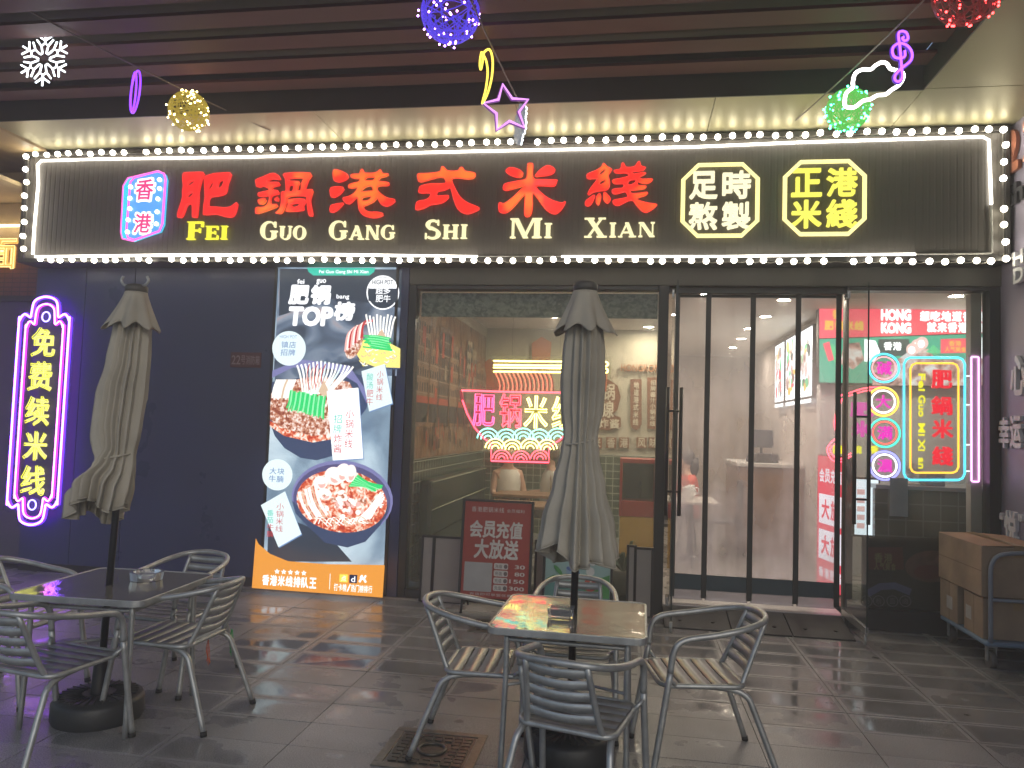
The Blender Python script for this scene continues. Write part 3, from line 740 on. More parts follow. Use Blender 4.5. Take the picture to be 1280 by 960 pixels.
# ================================================================ tall backlit poster
PY = -.085
ps = thing('poster_lightbox', 'tall glowing poster with two big noodle bowls and an orange foot', 'poster', (0, PY, 0))
mb = MB(); mb.box(-3.515, -2.232, .0, .06, .0, 3.17); mb.build('lightbox_case', m_black, ps, bevel=.004)
art_m = [EN('poster_ground', [(.30, (.06, .10, .16)), (.45, (.20, .29, .38)), (.58, (.42, .54, .62)), (.7, (.62, .72, .78))], 1.15, 1.4, (1, 1, .8), 4, .6),       # 0 ground
         EM('poster_dark', (.035, .05, .075), .9),                               # 1 dark top
         EM('poster_orange', (.85, .34, .05), .95),                              # 2
         EM('poster_white', (.95, .97, 1.), 1.25),                               # 3
         EM('bowl_blue', (.045, .07, .15), .9),                                  # 4
         EN('broth', [(.36, (.45, .03, .01)), (.48, (.75, .13, .04)), (.56, (.95, .55, .40)), (.66, (1., .93, .85))], 1.05, 22., (1, 1, 1), 5, .8),  # 5
         EN('mince', [(.38, (.28, .05, .02)), (.5, (.62, .25, .14)), (.6, (.95, .75, .66)), (.7, (1, .95, .9))], 1., 34., (1, 1, 1), 4, .4),         # 6
         EM('scallion', (.02, .62, .16), 1.1), EM('scallion_light', (.30, .88, .42), 1.1),   # 7 8
         EM('noodle_white', (.95, .93, .86), 1.15), EM('noodle_shadow', (.72, .52, .36), 1.), # 9 10
         EM('meat_pink', (.92, .45, .40), 1.1), EM('meat_pale', (1., .84, .78), 1.15),        # 11 12
         EM('card_pale', (.74, .88, .90), 1.1), EM('print_ink', (.05, .05, .07), .6),         # 13 14
         EM('teal_print', (.02, .55, .40), 1.), EM('noodle_yellow', (.95, .78, .22), 1.1),    # 15 16
         EM('poster_red', (.62, .04, .05), .9), EM('bowl_rim', (.20, .20, .42), 1.), EM('bowl_inside', (.10, .09, .22), .9),  # 17 18 19
         EM('blue_print', (.16, .27, .50), 1.), EM('app_yellow', (.85, .80, .10), 1.), EM('app_navy', (.02, .03, .10), .6),   # 20 21 22
         EN('blurred_kitchen', [(.36, (.03, .05, .09)), (.5, (.14, .20, .30)), (.62, (.34, .40, .50)), (.72, (.55, .40, .40))], .8, 1.8, (1, 1, 1.6), 2, 1.2)]  # 23
px0, px1, pz0, pz1 = -3.485, -2.262, .045, 3.165
A = MB(); LAY = [0]
def lay(): LAY[0] += 1; return -.002 - LAY[0] * .0007
def A_pl(m, pts, px=True): A.m = m; A.plate([W(a, b, PY) for a, b in pts] if px else pts, lay(), 0)
def A_rib(m, pts, wd, n=5): A.m = m; A.ribbon([(p.x, p.y) for p in smooth([(*W(a, b, PY), 0) for a, b in pts], n)], wd, lay())
def A_el(m, cx, cy, rx, ry, rot=0., n=32): A_pl(m, ell(cx, cy, rx, ry, n, rot=rot))
def clipx(pts): return pts
A.m = 0; A.plate([(px0, pz0), (px1, pz0), (px1, pz1), (px0, pz1)], -.002, 0)
A_pl(23, [(350, 336), (503, 337), (499, 420), (496, 470), (342, 470)])
A_pl(1, [(350, 336), (503, 337), (501, 385), (420, 372), (349, 395)])
A_pl(1, [(336.5, 640), (360, 648), (410, 668), (440, 702), (334, 702)])
A_pl(23, [(344.5, 462), (352, 460), (380, 452), (420, 440), (420, 470), (343.8, 476)])
# green header label and the title
A_pl(15, [(384, 335), (469, 335), (468, 340), (462, 344.5), (392, 344.5), (386, 340)])
A.m = 3; x0, z0 = W(399, 343, PY); x1, z1 = W(461, 337.5, PY); A.text('Fei Guo Gang Shi Mi Xian', x0, x1, z0, z1, lay(), .0003, .02)
def bx(a, b, c, d, Y):
    mx, my = (a + c) / 2, (b + d) / 2
    return W(a, my, Y)[0], W(mx, d, Y)[1], W(c, my, Y)[0], W(mx, b, Y)[1]
def A_row(m, t, a, b, c, d, off=.03, gap=.06, shear=0.):
    A.m = m; x0, z0, x1, z1 = bx(a, b, c, d, PY); A.row(t, x0, x1, z0, z1, lay(), .0003, off, gap, shear)
def A_txt(m, t, a, b, c, d, off=.03, shear=0.):
    A.m = m; x0, z0, x1, z1 = bx(a, b, c, d, PY); A.text(t, x0, x1, z0, z1, lay(), .0003, off, shear)
def A_col(m, t, a, b, c, d, off=.0, gap=.12):
    A.m = m; x0, z0, x1, z1 = bx(a, b, c, d, PY); A.column(t, x0, x1, z0, z1, lay(), .0003, off, gap)
A_row(3, '肥锅', 360, 356, 414, 381, .05, .06, .08); A_txt(3, 'TOP', 360, 383, 416, 408, .05, .06); A_txt(3, '榜', 417, 377, 443, 401, .05, .08)
A_txt(3, 'fei', 372, 349, 381, 355, .02); A_txt(3, 'guo', 396, 349, 408, 356, .02); A_txt(3, 'bang', 421, 368, 437, 375, .015)
A_el(3, 479, 366, 20.5, 21.5); A_el(1, 479, 366, 18.8, 19.8); A_el(3, 479, 358, 17.5, 11); A_pl(1, [(461, 361), (497, 361), (497, 376), (479, 384), (461, 376)])
A_txt(1, 'HIGH POT', 466, 350, 492, 356, .02); A_row(3, '超多', 470, 359, 489, 368, .01); A_row(3, '肥牛', 470, 369, 489, 378, .01)
# small bowl, upper right
A_pl(4, [(446, 446), (457, 455), (478, 462), (500.5, 462), (500.5, 452), (480, 448)])
A_pl(16, [(446, 442), (452, 452), (470, 459), (500.7, 460), (501, 436), (480, 425), (455, 425)])
for i in range(46):
    a = random.uniform(450, 494); b = random.uniform(437, 455)
    A_rib(random.choice((16, 9, 16, 10)), [(a, b), (a + random.uniform(1, 4), b + random.uniform(-4, 4)), (min(a + 6, 500), b + random.uniform(-2, 3))], .009, 3)
A_el(6, 445, 428, 10, 22, .3)
for i in range(9): A_rib((11, 12, 17)[i % 3], [(434 + i * 2.5, 440 - i * 2), (437 + i * 2.6, 420 - i * 2), (446 + i * 3, 410 - i * 1)], .022, 4)
for i in range(9): A_rib((9, 3)[i % 2], [(466 + i * 3., 425 - i * .2), (462 + i * 4., 404), (460 + i * 4.6, 394 + (i % 3) * 1.5)], .018, 4)
A_pl(10, [(472, 423), (480, 412), (486, 424)])
for i in range(16): A_rib((7, 8)[i % 3 == 1], [(456 + random.uniform(0, 12), 421 + i * .9), (473 + i * .5, 421 + i * 1.1), (488 + random.uniform(-3, 6), 424 + i * 1.0)], .014, 3)
# first large bowl
A_pl(4, [(342.5, 530), (348, 545), (360, 560), (380, 572), (400, 575), (425, 568), (430, 548), (440, 540), (462, 510), (463, 488), (455, 470), (430, 462), (400, 470), (344.5, 478)])
A_pl(18, [(345, 464), (380, 450), (440, 458), (462, 490), (462, 505), (450, 480), (420, 462), (370, 460), (344.5, 473)])
A_pl(6, [(342.5, 505), (343.5, 492), (360, 478), (400, 470), (440, 478), (452, 500), (440, 530), (420, 548), (395, 550), (360, 540), (342, 524)])
A_pl(5, [(342, 526), (360, 536), (395, 545), (425, 541), (424, 548), (395, 553), (360, 545), (342, 533)])
for i in range(10): A_rib((9, 12, 10)[i % 3 if i % 2 else 0], [(345 + i * 2.4, 498 + (i % 2) * 2), (347 + i * 2.5, 486), (351 + i * 2.6, 475)], .020, 3)
for i in range(15): A_rib((9, 3, 9, 13)[i % 4], [(384 + i * 2.4, 496 - i * .4), (380 + i * 4.2, 470 - (i % 3)), (376 + i * 5.0, 452 + abs(i - 6) * .9)], .019, 4)
for i in range(5): A_rib((17, 11)[i % 2], [(392 + i * 4, 488 - i), (389 + i * 4.5, 470), (392 + i * 5, 456 + (i % 2) * 4)], .009, 4)
A_pl(10, [(403, 490), (410, 476), (416, 490), (412, 498)])
for i in range(24): A_rib((7, 8, 7)[i % 3], [(369 + i * 1.9, 489 + i * .35 + random.uniform(-2, 1)), (367 + i * 1.9, 503 + i * .3), (364 + i * 2.0, 512 + i * .45 + random.uniform(-2, 3))], .016, 3)
# second large bowl
A_el(18, 433.5, 622, 62.5, 47, .10); A_el(19, 433, 624, 60, 44.5, .10)
A_pl(4, [(371.5, 624), (376, 640), (390, 655), (400, 664), (412, 676), (440, 682), (462, 675), (480, 655), (488, 642), (491, 628), (460, 648), (420, 652), (390, 642)])
A_el(5, 433, 625, 56, 38.5, .12)
for cx, cy, rx, ry, ro in ((407, 602, 9, 8, 0), (412, 616, 9, 7, .3), (424, 594, 12, 11, .4), (434, 590, 9, 12, .5), (444, 591, 7, 11, .2)):
    A_el(12, cx, cy, rx, ry, ro); A_el(11, cx + 1.5, cy + 2, rx * .5, ry * .6, ro); A_el(9, cx + .5, cy - 1, rx * .75, ry * .4, ro)
for i in range(6): A_rib((9, 10, 12)[i % 3], [(381 + i * 4, 614 - i * 2), (386 + i * 4, 630 - i), (396 + i * 4, 647 - i)], .030 if i % 3 != 1 else .012, 4)
for i in range(36): A_el((12, 11, 9, 6)[i % 4], random.gauss(438, 11), random.gauss(629, 7), random.uniform(2, 5), random.uniform(1.5, 4), random.uniform(0, 3), 9)
for i in range(16): A_rib((7, 8, 7)[i % 3], [(444 + i * .7, 606 - i * .9), (460 + i * .5, 606 - i * .3), (472 + i * .9, 612 - i * .4 + random.uniform(-2, 2))], .017, 3)
for i in range(16): A_rib((9, 3)[i % 2], [(450 + i * 1.4, 650 - i * .3), (466 + i * 1., 636 - i * .5), (486 + random.uniform(-3, 2), 613 + i * 1.3)], .012, 4)
for i in range(12): A_rib((9, 9, 10)[i % 3], [(403 + i * 4.6, 652), (407 + i * 4.8, 645 - (i % 3)), (414 + i * 5, 650), (419 + i * 5, 655 - i * .4)], .010, 4)
# round stickers and price cards
for cx, cy, r1, t1, t2 in ((372, 438, 20.5, '镇店', '招牌'), (358, 592, 18.5, '大块', '牛腩')):
    A_el(13, cx, cy, r1, r1 * 1.03); A_row(20, t1, cx - 10, cy - 8.5, cx + 9, cy - .5, .01, .1, .03); A_row(20, t2, cx - 11, cy + 1, cx + 8, cy + 9, .01, .1, .03)
A_txt(20, 'HIGH POT', 361, 422, 382, 426, .0)
for (q, c1, c2, m1) in (([(460.5, 466), (489, 457), (498.5, 505), (470, 515)], ('小锅米线', 479, 465, 487, 502), ('酸汤肥牛', 467, 468, 475, 508), 15),
                        ([(418.5, 490), (457, 486), (463, 572), (426, 574.5)], ('小锅米线', 441, 512, 451, 560), ('招牌炸酱', 427, 518, 437, 566), 15),
                        ([(338.5, 629), (368, 612), (388, 664), (360, 680)], ('小锅米线', 357, 626, 366, 662), ('番茄牛腩', 346, 634, 354, 668), 15)):
    A_pl(20, [(a + 1, b + 1.2) for a, b in q]); A_pl(13 if q[0][0] != 418.5 else 3, q)
    A_col(17, c1[0], *c1[1:], .0); A_col(m1, c2[0][:2], c2[1], c2[2], c2[3], (c2[2] + c2[4]) / 2, .0); A_col(17, c2[0][2:], c2[1], (c2[2] + c2[4]) / 2, c2[3], c2[4], .0)
# orange foot
A_pl(2, [(332.5, 669), (336, 676), (350, 688), (372, 697), (420, 700.5), (489.5, 701.5), (487, 741), (327.8, 729.5)])
for i in range(5):
    st = []
    for k in range(10):
        r_ = 3.6 if k % 2 == 0 else 1.6; a = PI / 2 + k * PI / 5; st.append((358.5 + i * 8.2 + r_ * math.cos(a), 709.5 + i * .45 - r_ * math.sin(a)))
    A_pl(3, st)
A_row(3, '香港米线排队王', 340, 715, 407, 728, .03, .1, .02)
A_pl(3, [(423.2, 712), (423.8, 712), (422.8, 731), (422.2, 731)])
A_pl(21, [(435, 712.5), (445, 713), (444.5, 722.5), (434.6, 722)]); A_txt(3, '点', 437, 714, 443, 721, .0)
A_pl(22, [(447, 713), (456.5, 713.5), (456, 723.5), (446.6, 723)]); A_txt(3, 'd', 449, 715, 454, 722, .01)
A_rib(3, [(459, 722), (463, 717), (467, 722.5)], .02); A_rib(3, [(460, 716), (464, 718), (467, 714)], .018); A_el(3, 462, 715, 1.7, 1.7, 0, 8)
A_row(3, '打卡榜/热门榜排行', 428, 725, 475, 734, .01, .1)
A.build('printed_picture', art_m, ps)
mb = MB(); e = .014
mb.box(px0 - .028, px0 - .001, -.012, -.001, .02, 3.168); mb.box(px1 + .001, px1 + .028, -.012, -.001, .02, 3.168); mb.box(px0, px1, -.012, -.001, .02, pz0 - .001)
mb.build('edge_frame', m_black, ps)

# fire cabinet plate
pl = thing('wall_plate', 'small red plate with faint number lettering on the navy wall', 'plate', (0, -.064, 0))
mb = MB(); x0, z0 = W(288, 459, -.064); x1, z1 = W(327, 441, -.064); mb.box(x0, x1, -.008, 0, z0, z1); mb.build('plate_face', M('dull_red_plate', (.10, .025, .03), .5), pl, bevel=.002)
mb = MB(); mb.row('22号消防箱', x0 + .01, x1 - .01, z0 + .03, z1 - .03, -.0095, .001, .01, .1); mb.build('lettering', M('plate_letters', (.3, .22, .22), .5), pl)

# ================================================================ neon signs
def neon(mb, pts, r=.008, closed=False, n=7): mb.tube(pts, r, closed=closed, n=n)
# left: free noodle refill sign on the navy wall
YV = -.16
nv = thing('neon_sign', 'tall purple neon sign with five yellow characters on the navy wall', 'neon sign', (0, YV, 0))
def vout(cx_t, yt, cx_b, yb, hw, k):
    """outline with a scalloped head and foot, in photo pixels"""
    L = []
    def P(t, dx): return (cx_t + (cx_b - cx_t) * t + dx, yt + (yb - yt) * t)
    H = yb - yt
    s = [(0, -.0), (.42, .02), (.52, .075), (.56, .10), (.80, .085), (.97, .115), (1., .17)]
    right = [(hw * a, b * k) for a, b in s]
    pts = [P(b, a) for a, b in right] + [P(1 - b, a) for a, b in right[::-1]] + [P(1 - b, -a) for a, b in right[1:]] + [P(b, -a) for a, b in right[::-1][:-1]]
    return [W(a, b, YV) for a, b in pts]
mb = MB(); bk = vout(59, 364, 36, 664, 37, .9)
mb.plate([(p.x, p.y) for p in smooth([(a, b, 0) for a, b in bk], 2, True)], .02, .012)
mb.build('halo_board', GLASS('violet_board', (.75, .72, .85), .16, (.5, .45, .6)), nv)  # board added behind the tubes to catch their glow as a halo
for nm, o, mt, r in (('outer_tube', vout(58, 371, 39, 656, 31.5, .9), EM('violet_neon', (.24, .07, 1.), 13.), .0105), ('inner_tube', vout(58, 380, 40, 648, 23.5, .95), EM('magenta_neon', (.95, .22, .85), 5.), .008)):
    q = smooth([(a, -.005, b) for a, b in o], 4, True)
    mb = MB(); mb.tube(q, r, closed=True, n=8); ob = mb.build(nm, mt, nv)
    mb = MB(); mb.tube([p + Vector((0, .016, 0)) for p in q], r * 1.9, closed=True, n=6); mb.build('sleeve', EM(nm + '_halo', (.10, .02, .85) if nm[0] == 'o' else (.40, .02, .60), 3.), ob)  # wider dim tube behind each one, its emission imitates the neon halo
for a, b in ((58, 396), (40.5, 631)):
    x, z = W(a, b, YV); mb = MB(); mb.tube(up(ell(x, z, .045, .050, 20), -.005), .0075, closed=True); mb.build('ring_tube', EM('violet_ring', (.30, .25, 1.), 4.), nv)
for ch, a, b in zip('免费续米线', (55.5, 51.5, 48, 45.5, 42.5), (427.5, 470, 513.5, 557, 600)):
    x0, z0 = W(a - 16, b + 18, YV); x1, z1 = W(a + 16, b - 17.5, YV)
    mb = MB(); mb.text(ch, x0 + .012, x1 - .012, z0 + .012, z1 - .012, -.012, .02, .012); mb.m = 1
    mb.contour(ch, x0, x1, z0, z1, -.016, .0042, .03)
    mb.build('yellow_character', [EM('char_core', (1., .95, .35), .9), EM('char_rim', (.95, .95, .03), 1.5)], nv)

# bowl-shaped neon behind the window
YW = .09
nb = thing('bowl_neon_sign', 'noodle bowl shaped neon sign with chopsticks hanging behind the window', 'neon sign', (0, YW, 0))
C_red, C_yel, C_teal = EM('red_neon', (1., .06, .10), 5.), EM('yellow_neon', (1., .80, .20), 6.), EM('teal_neon', (.22, .95, .80), 3.6)
def WW(a, b): x, z = W(a, b, YW); return (x, 0, z)
bowl_edge = [(576, 488), (578, 500), (584, 517), (593, 534), (604, 547), (614, 555), (614, 576), (686, 578), (686, 558), (700, 550), (712, 537), (720, 521), (725, 505), (727, 492)]
mb = MB(); mb.plate([W(a, b, YW) for a, b in [(572, 482)] + bowl_edge + [(731, 484), (764, 474), (764, 446), (612, 444), (618, 484)]], .018, .006)
mb.build('halo_board', GLASS('board_clear', (.90, .92, .88), .10, (.65, .62, .5)), nb)  # added diffusing board, lit by the tubes to give them a halo
def nl(name, mt, paths, r, closed=False, parent=None):
    mb = MB()
    for p in paths: mb.tube([WW(a, b) if len((a, b)) == 2 else None for a, b in p], r, closed=closed, n=7)
    return mb.build(name, mt, parent or nb)
bt = nl('bowl_outline', C_red, [bowl_edge[1:], [(577, 488), (640, 490), (727, 491)]], .0085)
sl = MB(); sl.tube([Vector(WW(a, b)) + Vector((0, .012, 0)) for a, b in bowl_edge], .017, n=6); sl.build('outline_halo', EM('red_halo', (.45, .02, .05), .7), bt)  # broad dim tube, its glow added as the red outline's halo
def chopstick(y0, y1):
    x0, z0 = W(617, y0, YW); x1, z1 = W(760, y0 + 1.5, YW); h = .020
    m = MB(); m.tube([(x0, 0, z0), (x0, 0, z0 - .001), (x1 - h, 0, z1)] + [(x1 - h + h * math.sin(t), 0, z1 - h + h * math.cos(t)) for t in [k * PI / 6 for k in range(1, 7)]] + [(x0, 0, z0 - 2 * h)], .0085, n=7)
    m.build('chopstick', C_yel, nb)
chopstick(451, 0); chopstick(459.2, 0)
nl('noodle_tubes', EM('red_noodle', (1., .16, .10), 2.3), [[(619 + i * 5.5, 466), (623 + i * 5.5, 474), (625 + i * 5.4, 482), (624 + i * 5.4, 489)] for i in range(13)], .0042)
mb = MB()
for i in range(13): mb.ribbon([W(622 + i * 5.5, 466, YW), W(626 + i * 5.4, 476, YW), W(627 + i * 5.4, 489, YW)], .009, .010)
mb.build('noodle_strips', EM('noodle_strip', (.35, .02, .03), .8), nb)
for ch, (a0, b0, a1, b1), mt, fill in (('肥', (591, 493, 619, 532), EM('pink_neon', (1., .10, .30), 3.), (.55, .01, .06)), ('锅', (624, 493, 652, 534), C_red, (.45, .02, .03)), ('米', (655, 495, 685, 535), C_yel, (.32, .27, .02)), ('线', (690, 496, 718, 536), C_yel, (.32, .27, .02))):
    x0, z0 = W(a0, b1, YW); x1, z1 = W(a1, b0, YW); mb = MB(); mb.contour(ch, x0, x1, z0, z1, -.004, .0062, .035); mb.m = 1
    mb.text(ch, x0 + .008, x1 - .008, z0 + .008, z1 - .008, .004, .008, .03)
    mb.build('neon_character', [mt, EM('char_fill', fill, .8)], nb)
for nm, mt, cs, cy, R0 in (('teal_waves', C_teal, [610, 633, 654, 674, 697], 549, 13.5), ('yellow_waves', C_yel, [619, 640, 663, 684], 561, 12.5), ('red_waves', C_red, [627, 651, 675], 574, 11.5)):
    paths = []
    for i, c in enumerate(cs):
        for rr in (1., .66, .34):
            paths.append([(c + R0 * rr * math.cos(t), cy + (1.2 if i % 2 else 0) - R0 * rr * math.sin(t)) for t in [PI * (k + (.4 if rr == 1. else 0)) / (12.8 if rr == 1. else 12) for k in range(13)]])
    nl(nm, mt, paths, .0062)
mb = MB()
for a in (640, 700): x, z = W(a, 444, YW); mb.tube([(x, .01, z), (x, .01, 2.93)], .0015, n=4)
mb.build('hanging_wire', m_wire, nb)

# right: framed neon with the restaurant's name
YR = .07
nr = thing('framed_neon_sign', 'blue and orange framed neon with red characters in the right window', 'neon sign', (0, YR, 0))
def RW(a, b): x, z = W(a, b, YR); return (x, 0, z)
def notch(x0, y0, x1, y1, c):
    return [(x0 + c, y0), (x1 - c, y0), (x1 - c * .35, y0 + c * .3), (x1, y0 + c), (x1, y1 - c), (x1 - c * .35, y1 - c * .3), (x1 - c, y1), (x0 + c, y1), (x0 + c * .35, y1 - c * .3), (x0, y1 - c), (x0, y0 + c), (x0 + c * .35, y0 + c * .3)]
mb = MB(); mb.plate([W(a, b, YR) for a, b in notch(1126, 441, 1210, 606, 9)], .018, .006); mb.build('halo_board', GLASS('board_clear_right', (.90, .91, .93), .09, (.6, .6, .65)), nr)  # added backing that spreads the tube glow into a halo
mb = MB(); mb.tube([RW(a, b) for a, b in notch(1130, 447, 1206, 600, 8)], .0095, closed=True); mb.build('blue_tube', EM('blue_neon', (.06, .66, 1.), 2.3), nr)
mb = MB(); mb.tube([RW(a, b) for a, b in notch(1138, 454, 1198, 591, 7)], .0085, closed=True); mb.build('orange_tube', EM('orange_neon', (1., .42, .03), 2.3), nr)
m_rch = EM('ruby_character', (1., .01, .04), 1.1)
for ch, a, b in zip('肥鍋米綫', (1177, 1177, 1178, 1178), (474, 507, 536, 570)):
    x0, z0 = W(a - 13, b + 11.5, YR); x1, z1 = W(a + 13, b - 11.5, YR)
    mb = MB(); mb.text(ch, x0, x1, z0, z1, -.012, .014, .026); mb.build('red_character', m_rch, nr)
# the vertical latin line reads top to bottom
mb = MB()
xa, za = W(1148, 467, YR); xb, zb = W(1158.5, 588, YR)
bars = [('Fei', 467, 489), ('Guo', 494, 521), ('Mi', 529, 545), ('Xi', 549, 564), ('an', 572, 586)]
for tx, ya, yb in bars:
    _, z1 = W(1153, ya, YR); _, z0 = W(1153, yb, YR)
    v, f, e, a0, a1, b0, b1 = glyph(tx, .022)
    k = (z1 - z0) / (a1 - a0); hx = (xb - xa) / max(.9, (b1 - b0))
    mb.add([(xa + (p[1] - min(b0, 0)) * hx * .95, (-.010 if p[2] > 0 else .002), z1 - (p[0] - a0) * k) for p in v], f)
mb.build('yellow_lettering', EM('lemon_letter', (1., .92, .02), 1.15), nr)
mb = MB()
for y_, mt in ((470, 0), (506, 0), (556, 0), (589, 0)): mb.tube([RW(1207, y_), RW(1212, y_)], .006)
mb.build('link_tubes', EM('link_white', (.8, .95, 1.), 2.), nr)
nk = thing('tube_neon_sign', 'narrow pink neon bar at the right edge of the window', 'neon sign', (0, YR, 0))
mb = MB(); mb.tube([(p[0], 0, p[1]) for p in rrect(*[q for q in (RW(1213.5, 0)[0], RW(1222.5, 0)[0], RW(1218, 602)[2], RW(1218, 446)[2])], .012)], .0078, closed=True); mb.build('pink_tube', EM('pale_pink_neon', (1., .42, .95), 2.4), nk)
mb = MB(); mb.plate([W(a, b, YR) for a, b in ((1211, 443), (1226, 443), (1226, 605), (1211, 605))], .016, .005); mb.build('halo_strip', GLASS('pink_strip', (.92, .88, .92), .12, (.8, .6, .8)), nk)  # added strip that catches the pink halo
cm = [(.06, .66, 1.), (1., .52, .06), (.04, .72, .42), (.25, .25, 1.)]
for i, (cy, ch, c2) in enumerate(((460, '碱', (1., .25, .3)), (502, '大', (1., .95, .95)), (541, '满', (1., .08, .06)), (582, '濃', (1., .95, 1.)))):
    r = thing('round_neon_sign', ['blue ringed neon disc with a pink character, topmost of four by the glass door', 'orange and white ringed neon disc with a pink character', 'green and red ringed neon disc with a pink character',
                                  'violet and white ringed neon disc, lowest of four by the glass door'][i], 'neon sign', (0, YR, 0), 0, 'round neon discs in the right window')
    cx = (1105, 1104, 1106, 1106)[i]
    x, z = W(cx, cy, YR); R0 = W(cx + 19.5, cy, YR)[0] - x
    mb = MB(); mb.plate(ell(x, z, R0 * 1.12, R0 * 1.12), .014, .006); mb.build('halo_disc', GLASS('disc_clear', (.9, .9, .92), .1, (.65, .6, .65)), r)  # added disc that takes up the halo of the rings
    mb = MB(); mb.tube(up(ell(x, z, R0 * .97, R0 * .97, 32), 0), .0085, closed=True); mb.build('outer_ring', EM('ring_neon', cm[i], 2.4), r)
    mb = MB(); mb.tube(up(ell(x, z, R0 * .76, R0 * .76, 32), 0), .0075 if i in (1, 3) else .005, closed=True); mb.build('inner_ring', EM('inner_ring_neon', c2, 2.6), r)
    mb = MB(); mb.text(ch, x - R0 * .48, x + R0 * .48, z - R0 * .46, z + R0 * .46, -.012, .014, .018); mb.build('pink_character', EM('magenta_char', (1., .02, .62), 1.1), r)
# another neon further in, behind the open door
YQ = .42
nq = thing('curly_neon_sign', 'red curly outlined neon with pink and yellow characters behind the door', 'neon sign', (0, YQ, 0))
def QW(a, b): x, z = W(a, b, YQ); return (x, 0, z)
mb = MB()
for k in (0, 3.5):
    mb.tube(smooth([QW(1100, 484 + k), QW(1082, 485 + k), QW(1062, 491 + k), QW(1049 + k, 496 + k), QW(1046 + k, 510), QW(1043 + k, 530), QW(1046 + k, 546), QW(1040 + k, 552 + k), QW(1034 + k, 562), QW(1040 + k, 575 - k), QW(1052, 577 - k), QW(1064, 570 - k)], 4), .0065)
mb.build('red_outline', C_red, nq)
for ch, (a, b, c, d) in (('肥', (1062, 503, 1092, 521)), ('米', (1064, 526, 1092, 546))):
    x0, z0 = W(a, d, YQ); x1, z1 = W(c, b, YQ); mb = MB(); mb.text(ch, x0, x1, z0, z1, -.01, .012, .04); mb.build('pink_character', EM('pink_char_inner', (1., .05, .6), .9), nq)
for a0, a1 in ((1041, 1054), (1067, 1077), (1088, 1098)):
    x0, z0 = W(a0, 567, YQ); x1, z1 = W(a1, 557, YQ); mb = MB(); mb.text('一碗香'[(a0 - 1041) // 23], x0, x1, z0, z1, -.01, .012, .04); mb.build('yellow_character', EM('lemon_letter', (1., .92, .02), 1.1), nq)

# ================================================================ things inside
# street mural on the side wall
mu = thing('wall_mural', 'brownish old street picture covering the side wall inside the window', 'mural', (-2.128, .25, 0), PI / 2)   # local x runs into the room
mm = EN('street_print', [(.32, (.03, .022, .018)), (.43, (.15, .075, .035)), (.52, (.32, .17, .08)), (.6, (.20, .15, .12)), (.7, (.42, .28, .17))], 0, 2.2, (4., 1., 1.3), 8, .8)
mb = MB(); mb.plate([(0, 1.29), (3.6, 1.29), (3.6, 2.95), (0, 2.95)], -.012, .01)
mb.build('printed_sheet', mm, mu)
mb = MB()
mm2 = [M('mural_red', (.40, .07, .03), .6), M('mural_tan', (.27, .16, .09), .6, var=.3, scale=9), M('mural_dark', (.04, .035, .03), .6), M('mural_pale', (.33, .25, .17), .6), M('mural_brown', (.13, .075, .045), .6, var=.3, scale=12)]
LAY[0] = 0
def m_pl(m, x0, x1, z0, z1): mb.m = m; LAY[0] += 1; mb.plate([(x0, z0), (x1, z0), (x1, z1), (x0, z1)], -.0125 - LAY[0] * .00012, 0)
x = .0
while x < 3.5:                                        # a row of old street houses, windows, hanging signs, people below
    w_ = random.uniform(.22, .5); top = random.uniform(2.35, 2.93); x1_ = min(x + w_, 3.58)
    m_pl(random.choice((1, 1, 3, 4)), x, x1_, 1.62, top)
    nw = max(2, int(w_ / .09)); z = 1.98
    while z < top - .12:
        for k in range(nw):
            q = x + (x1_ - x) * (k + .2) / nw
            m_pl(random.choice((2, 2, 2, 4)), q, q + (x1_ - x) * .55 / nw, z, z + random.uniform(.07, .10))
        m_pl(3, x + .01, x1_ - .01, z - .022, z - .010); z += .155
    m_pl(2, x + .02, x1_ - .02, 1.66, 1.86)
    m_pl(random.choice((0, 0, 3, 1)), x + .01, x1_ - .01, 1.86, 1.93)
    for k in range(2):
        a_ = random.uniform(x, x1_ - .05); b_ = random.uniform(1.9, 2.5); m_pl(random.choice((0, 0, 0, 3)), a_, a_ + random.uniform(.04, .10), b_, b_ + random.uniform(.12, .32))
    x = x1_ + random.uniform(0, .03)
for k in range(70):
    a_ = random.uniform(.02, 3.5); b_ = random.uniform(1.36, 1.62); m_pl(random.choice((2, 2, 4, 0, 1)), a_, a_ + random.uniform(.02, .045), b_, b_ + random.uniform(.08, .16))
mb.build('street_details', mm2, mu)
# brown characters on the back wall
YK = 3.9
m_brown = M('brown_sign', (.20, .075, .035), .5); m_cream = M('cream_letters', (.60, .54, .42), .5)
def onwall(a, b): return W(a, b, YK)
def wall_sign(label, q, body, texts, cat='wall sign'):
    r = thing('wall_sign', label, cat, (0, YK, 0))
    mb = MB(); mb.plate(on(q, YK), -.02, .035); mb.build('sign_board', m_brown, r)
    mb = MB()
    for t, (a, b, c, d), vert in texts:
        x0, z0 = W(a, d, YK); x1, z1 = W(c, b, YK)
        (mb.column if vert else mb.row)(t, x0, x1, z0, z1, -.026, .005, .02, .12)
    mb.build('lettering', m_cream, r)
wall_sign('round lobed brown sign with big cream characters on the back wall', [(742, 476), (760, 474), (772, 482), (776, 496), (772, 512), (766, 518), (776, 522), (776, 534), (762, 538), (742, 536)], 0, [('锅', (752, 480, 770, 500), 0), ('線', (749, 501, 769, 522), 0), ('炸酱', (748, 524, 775, 535), 0)])
wall_sign('narrow brown plaque with a pointed foot on the back wall', [(788, 474), (802, 474), (802, 530), (800, 535), (795, 538), (790, 535), (788, 530)], 0, [('地道港式米线', (791, 477, 799, 532), 1)])
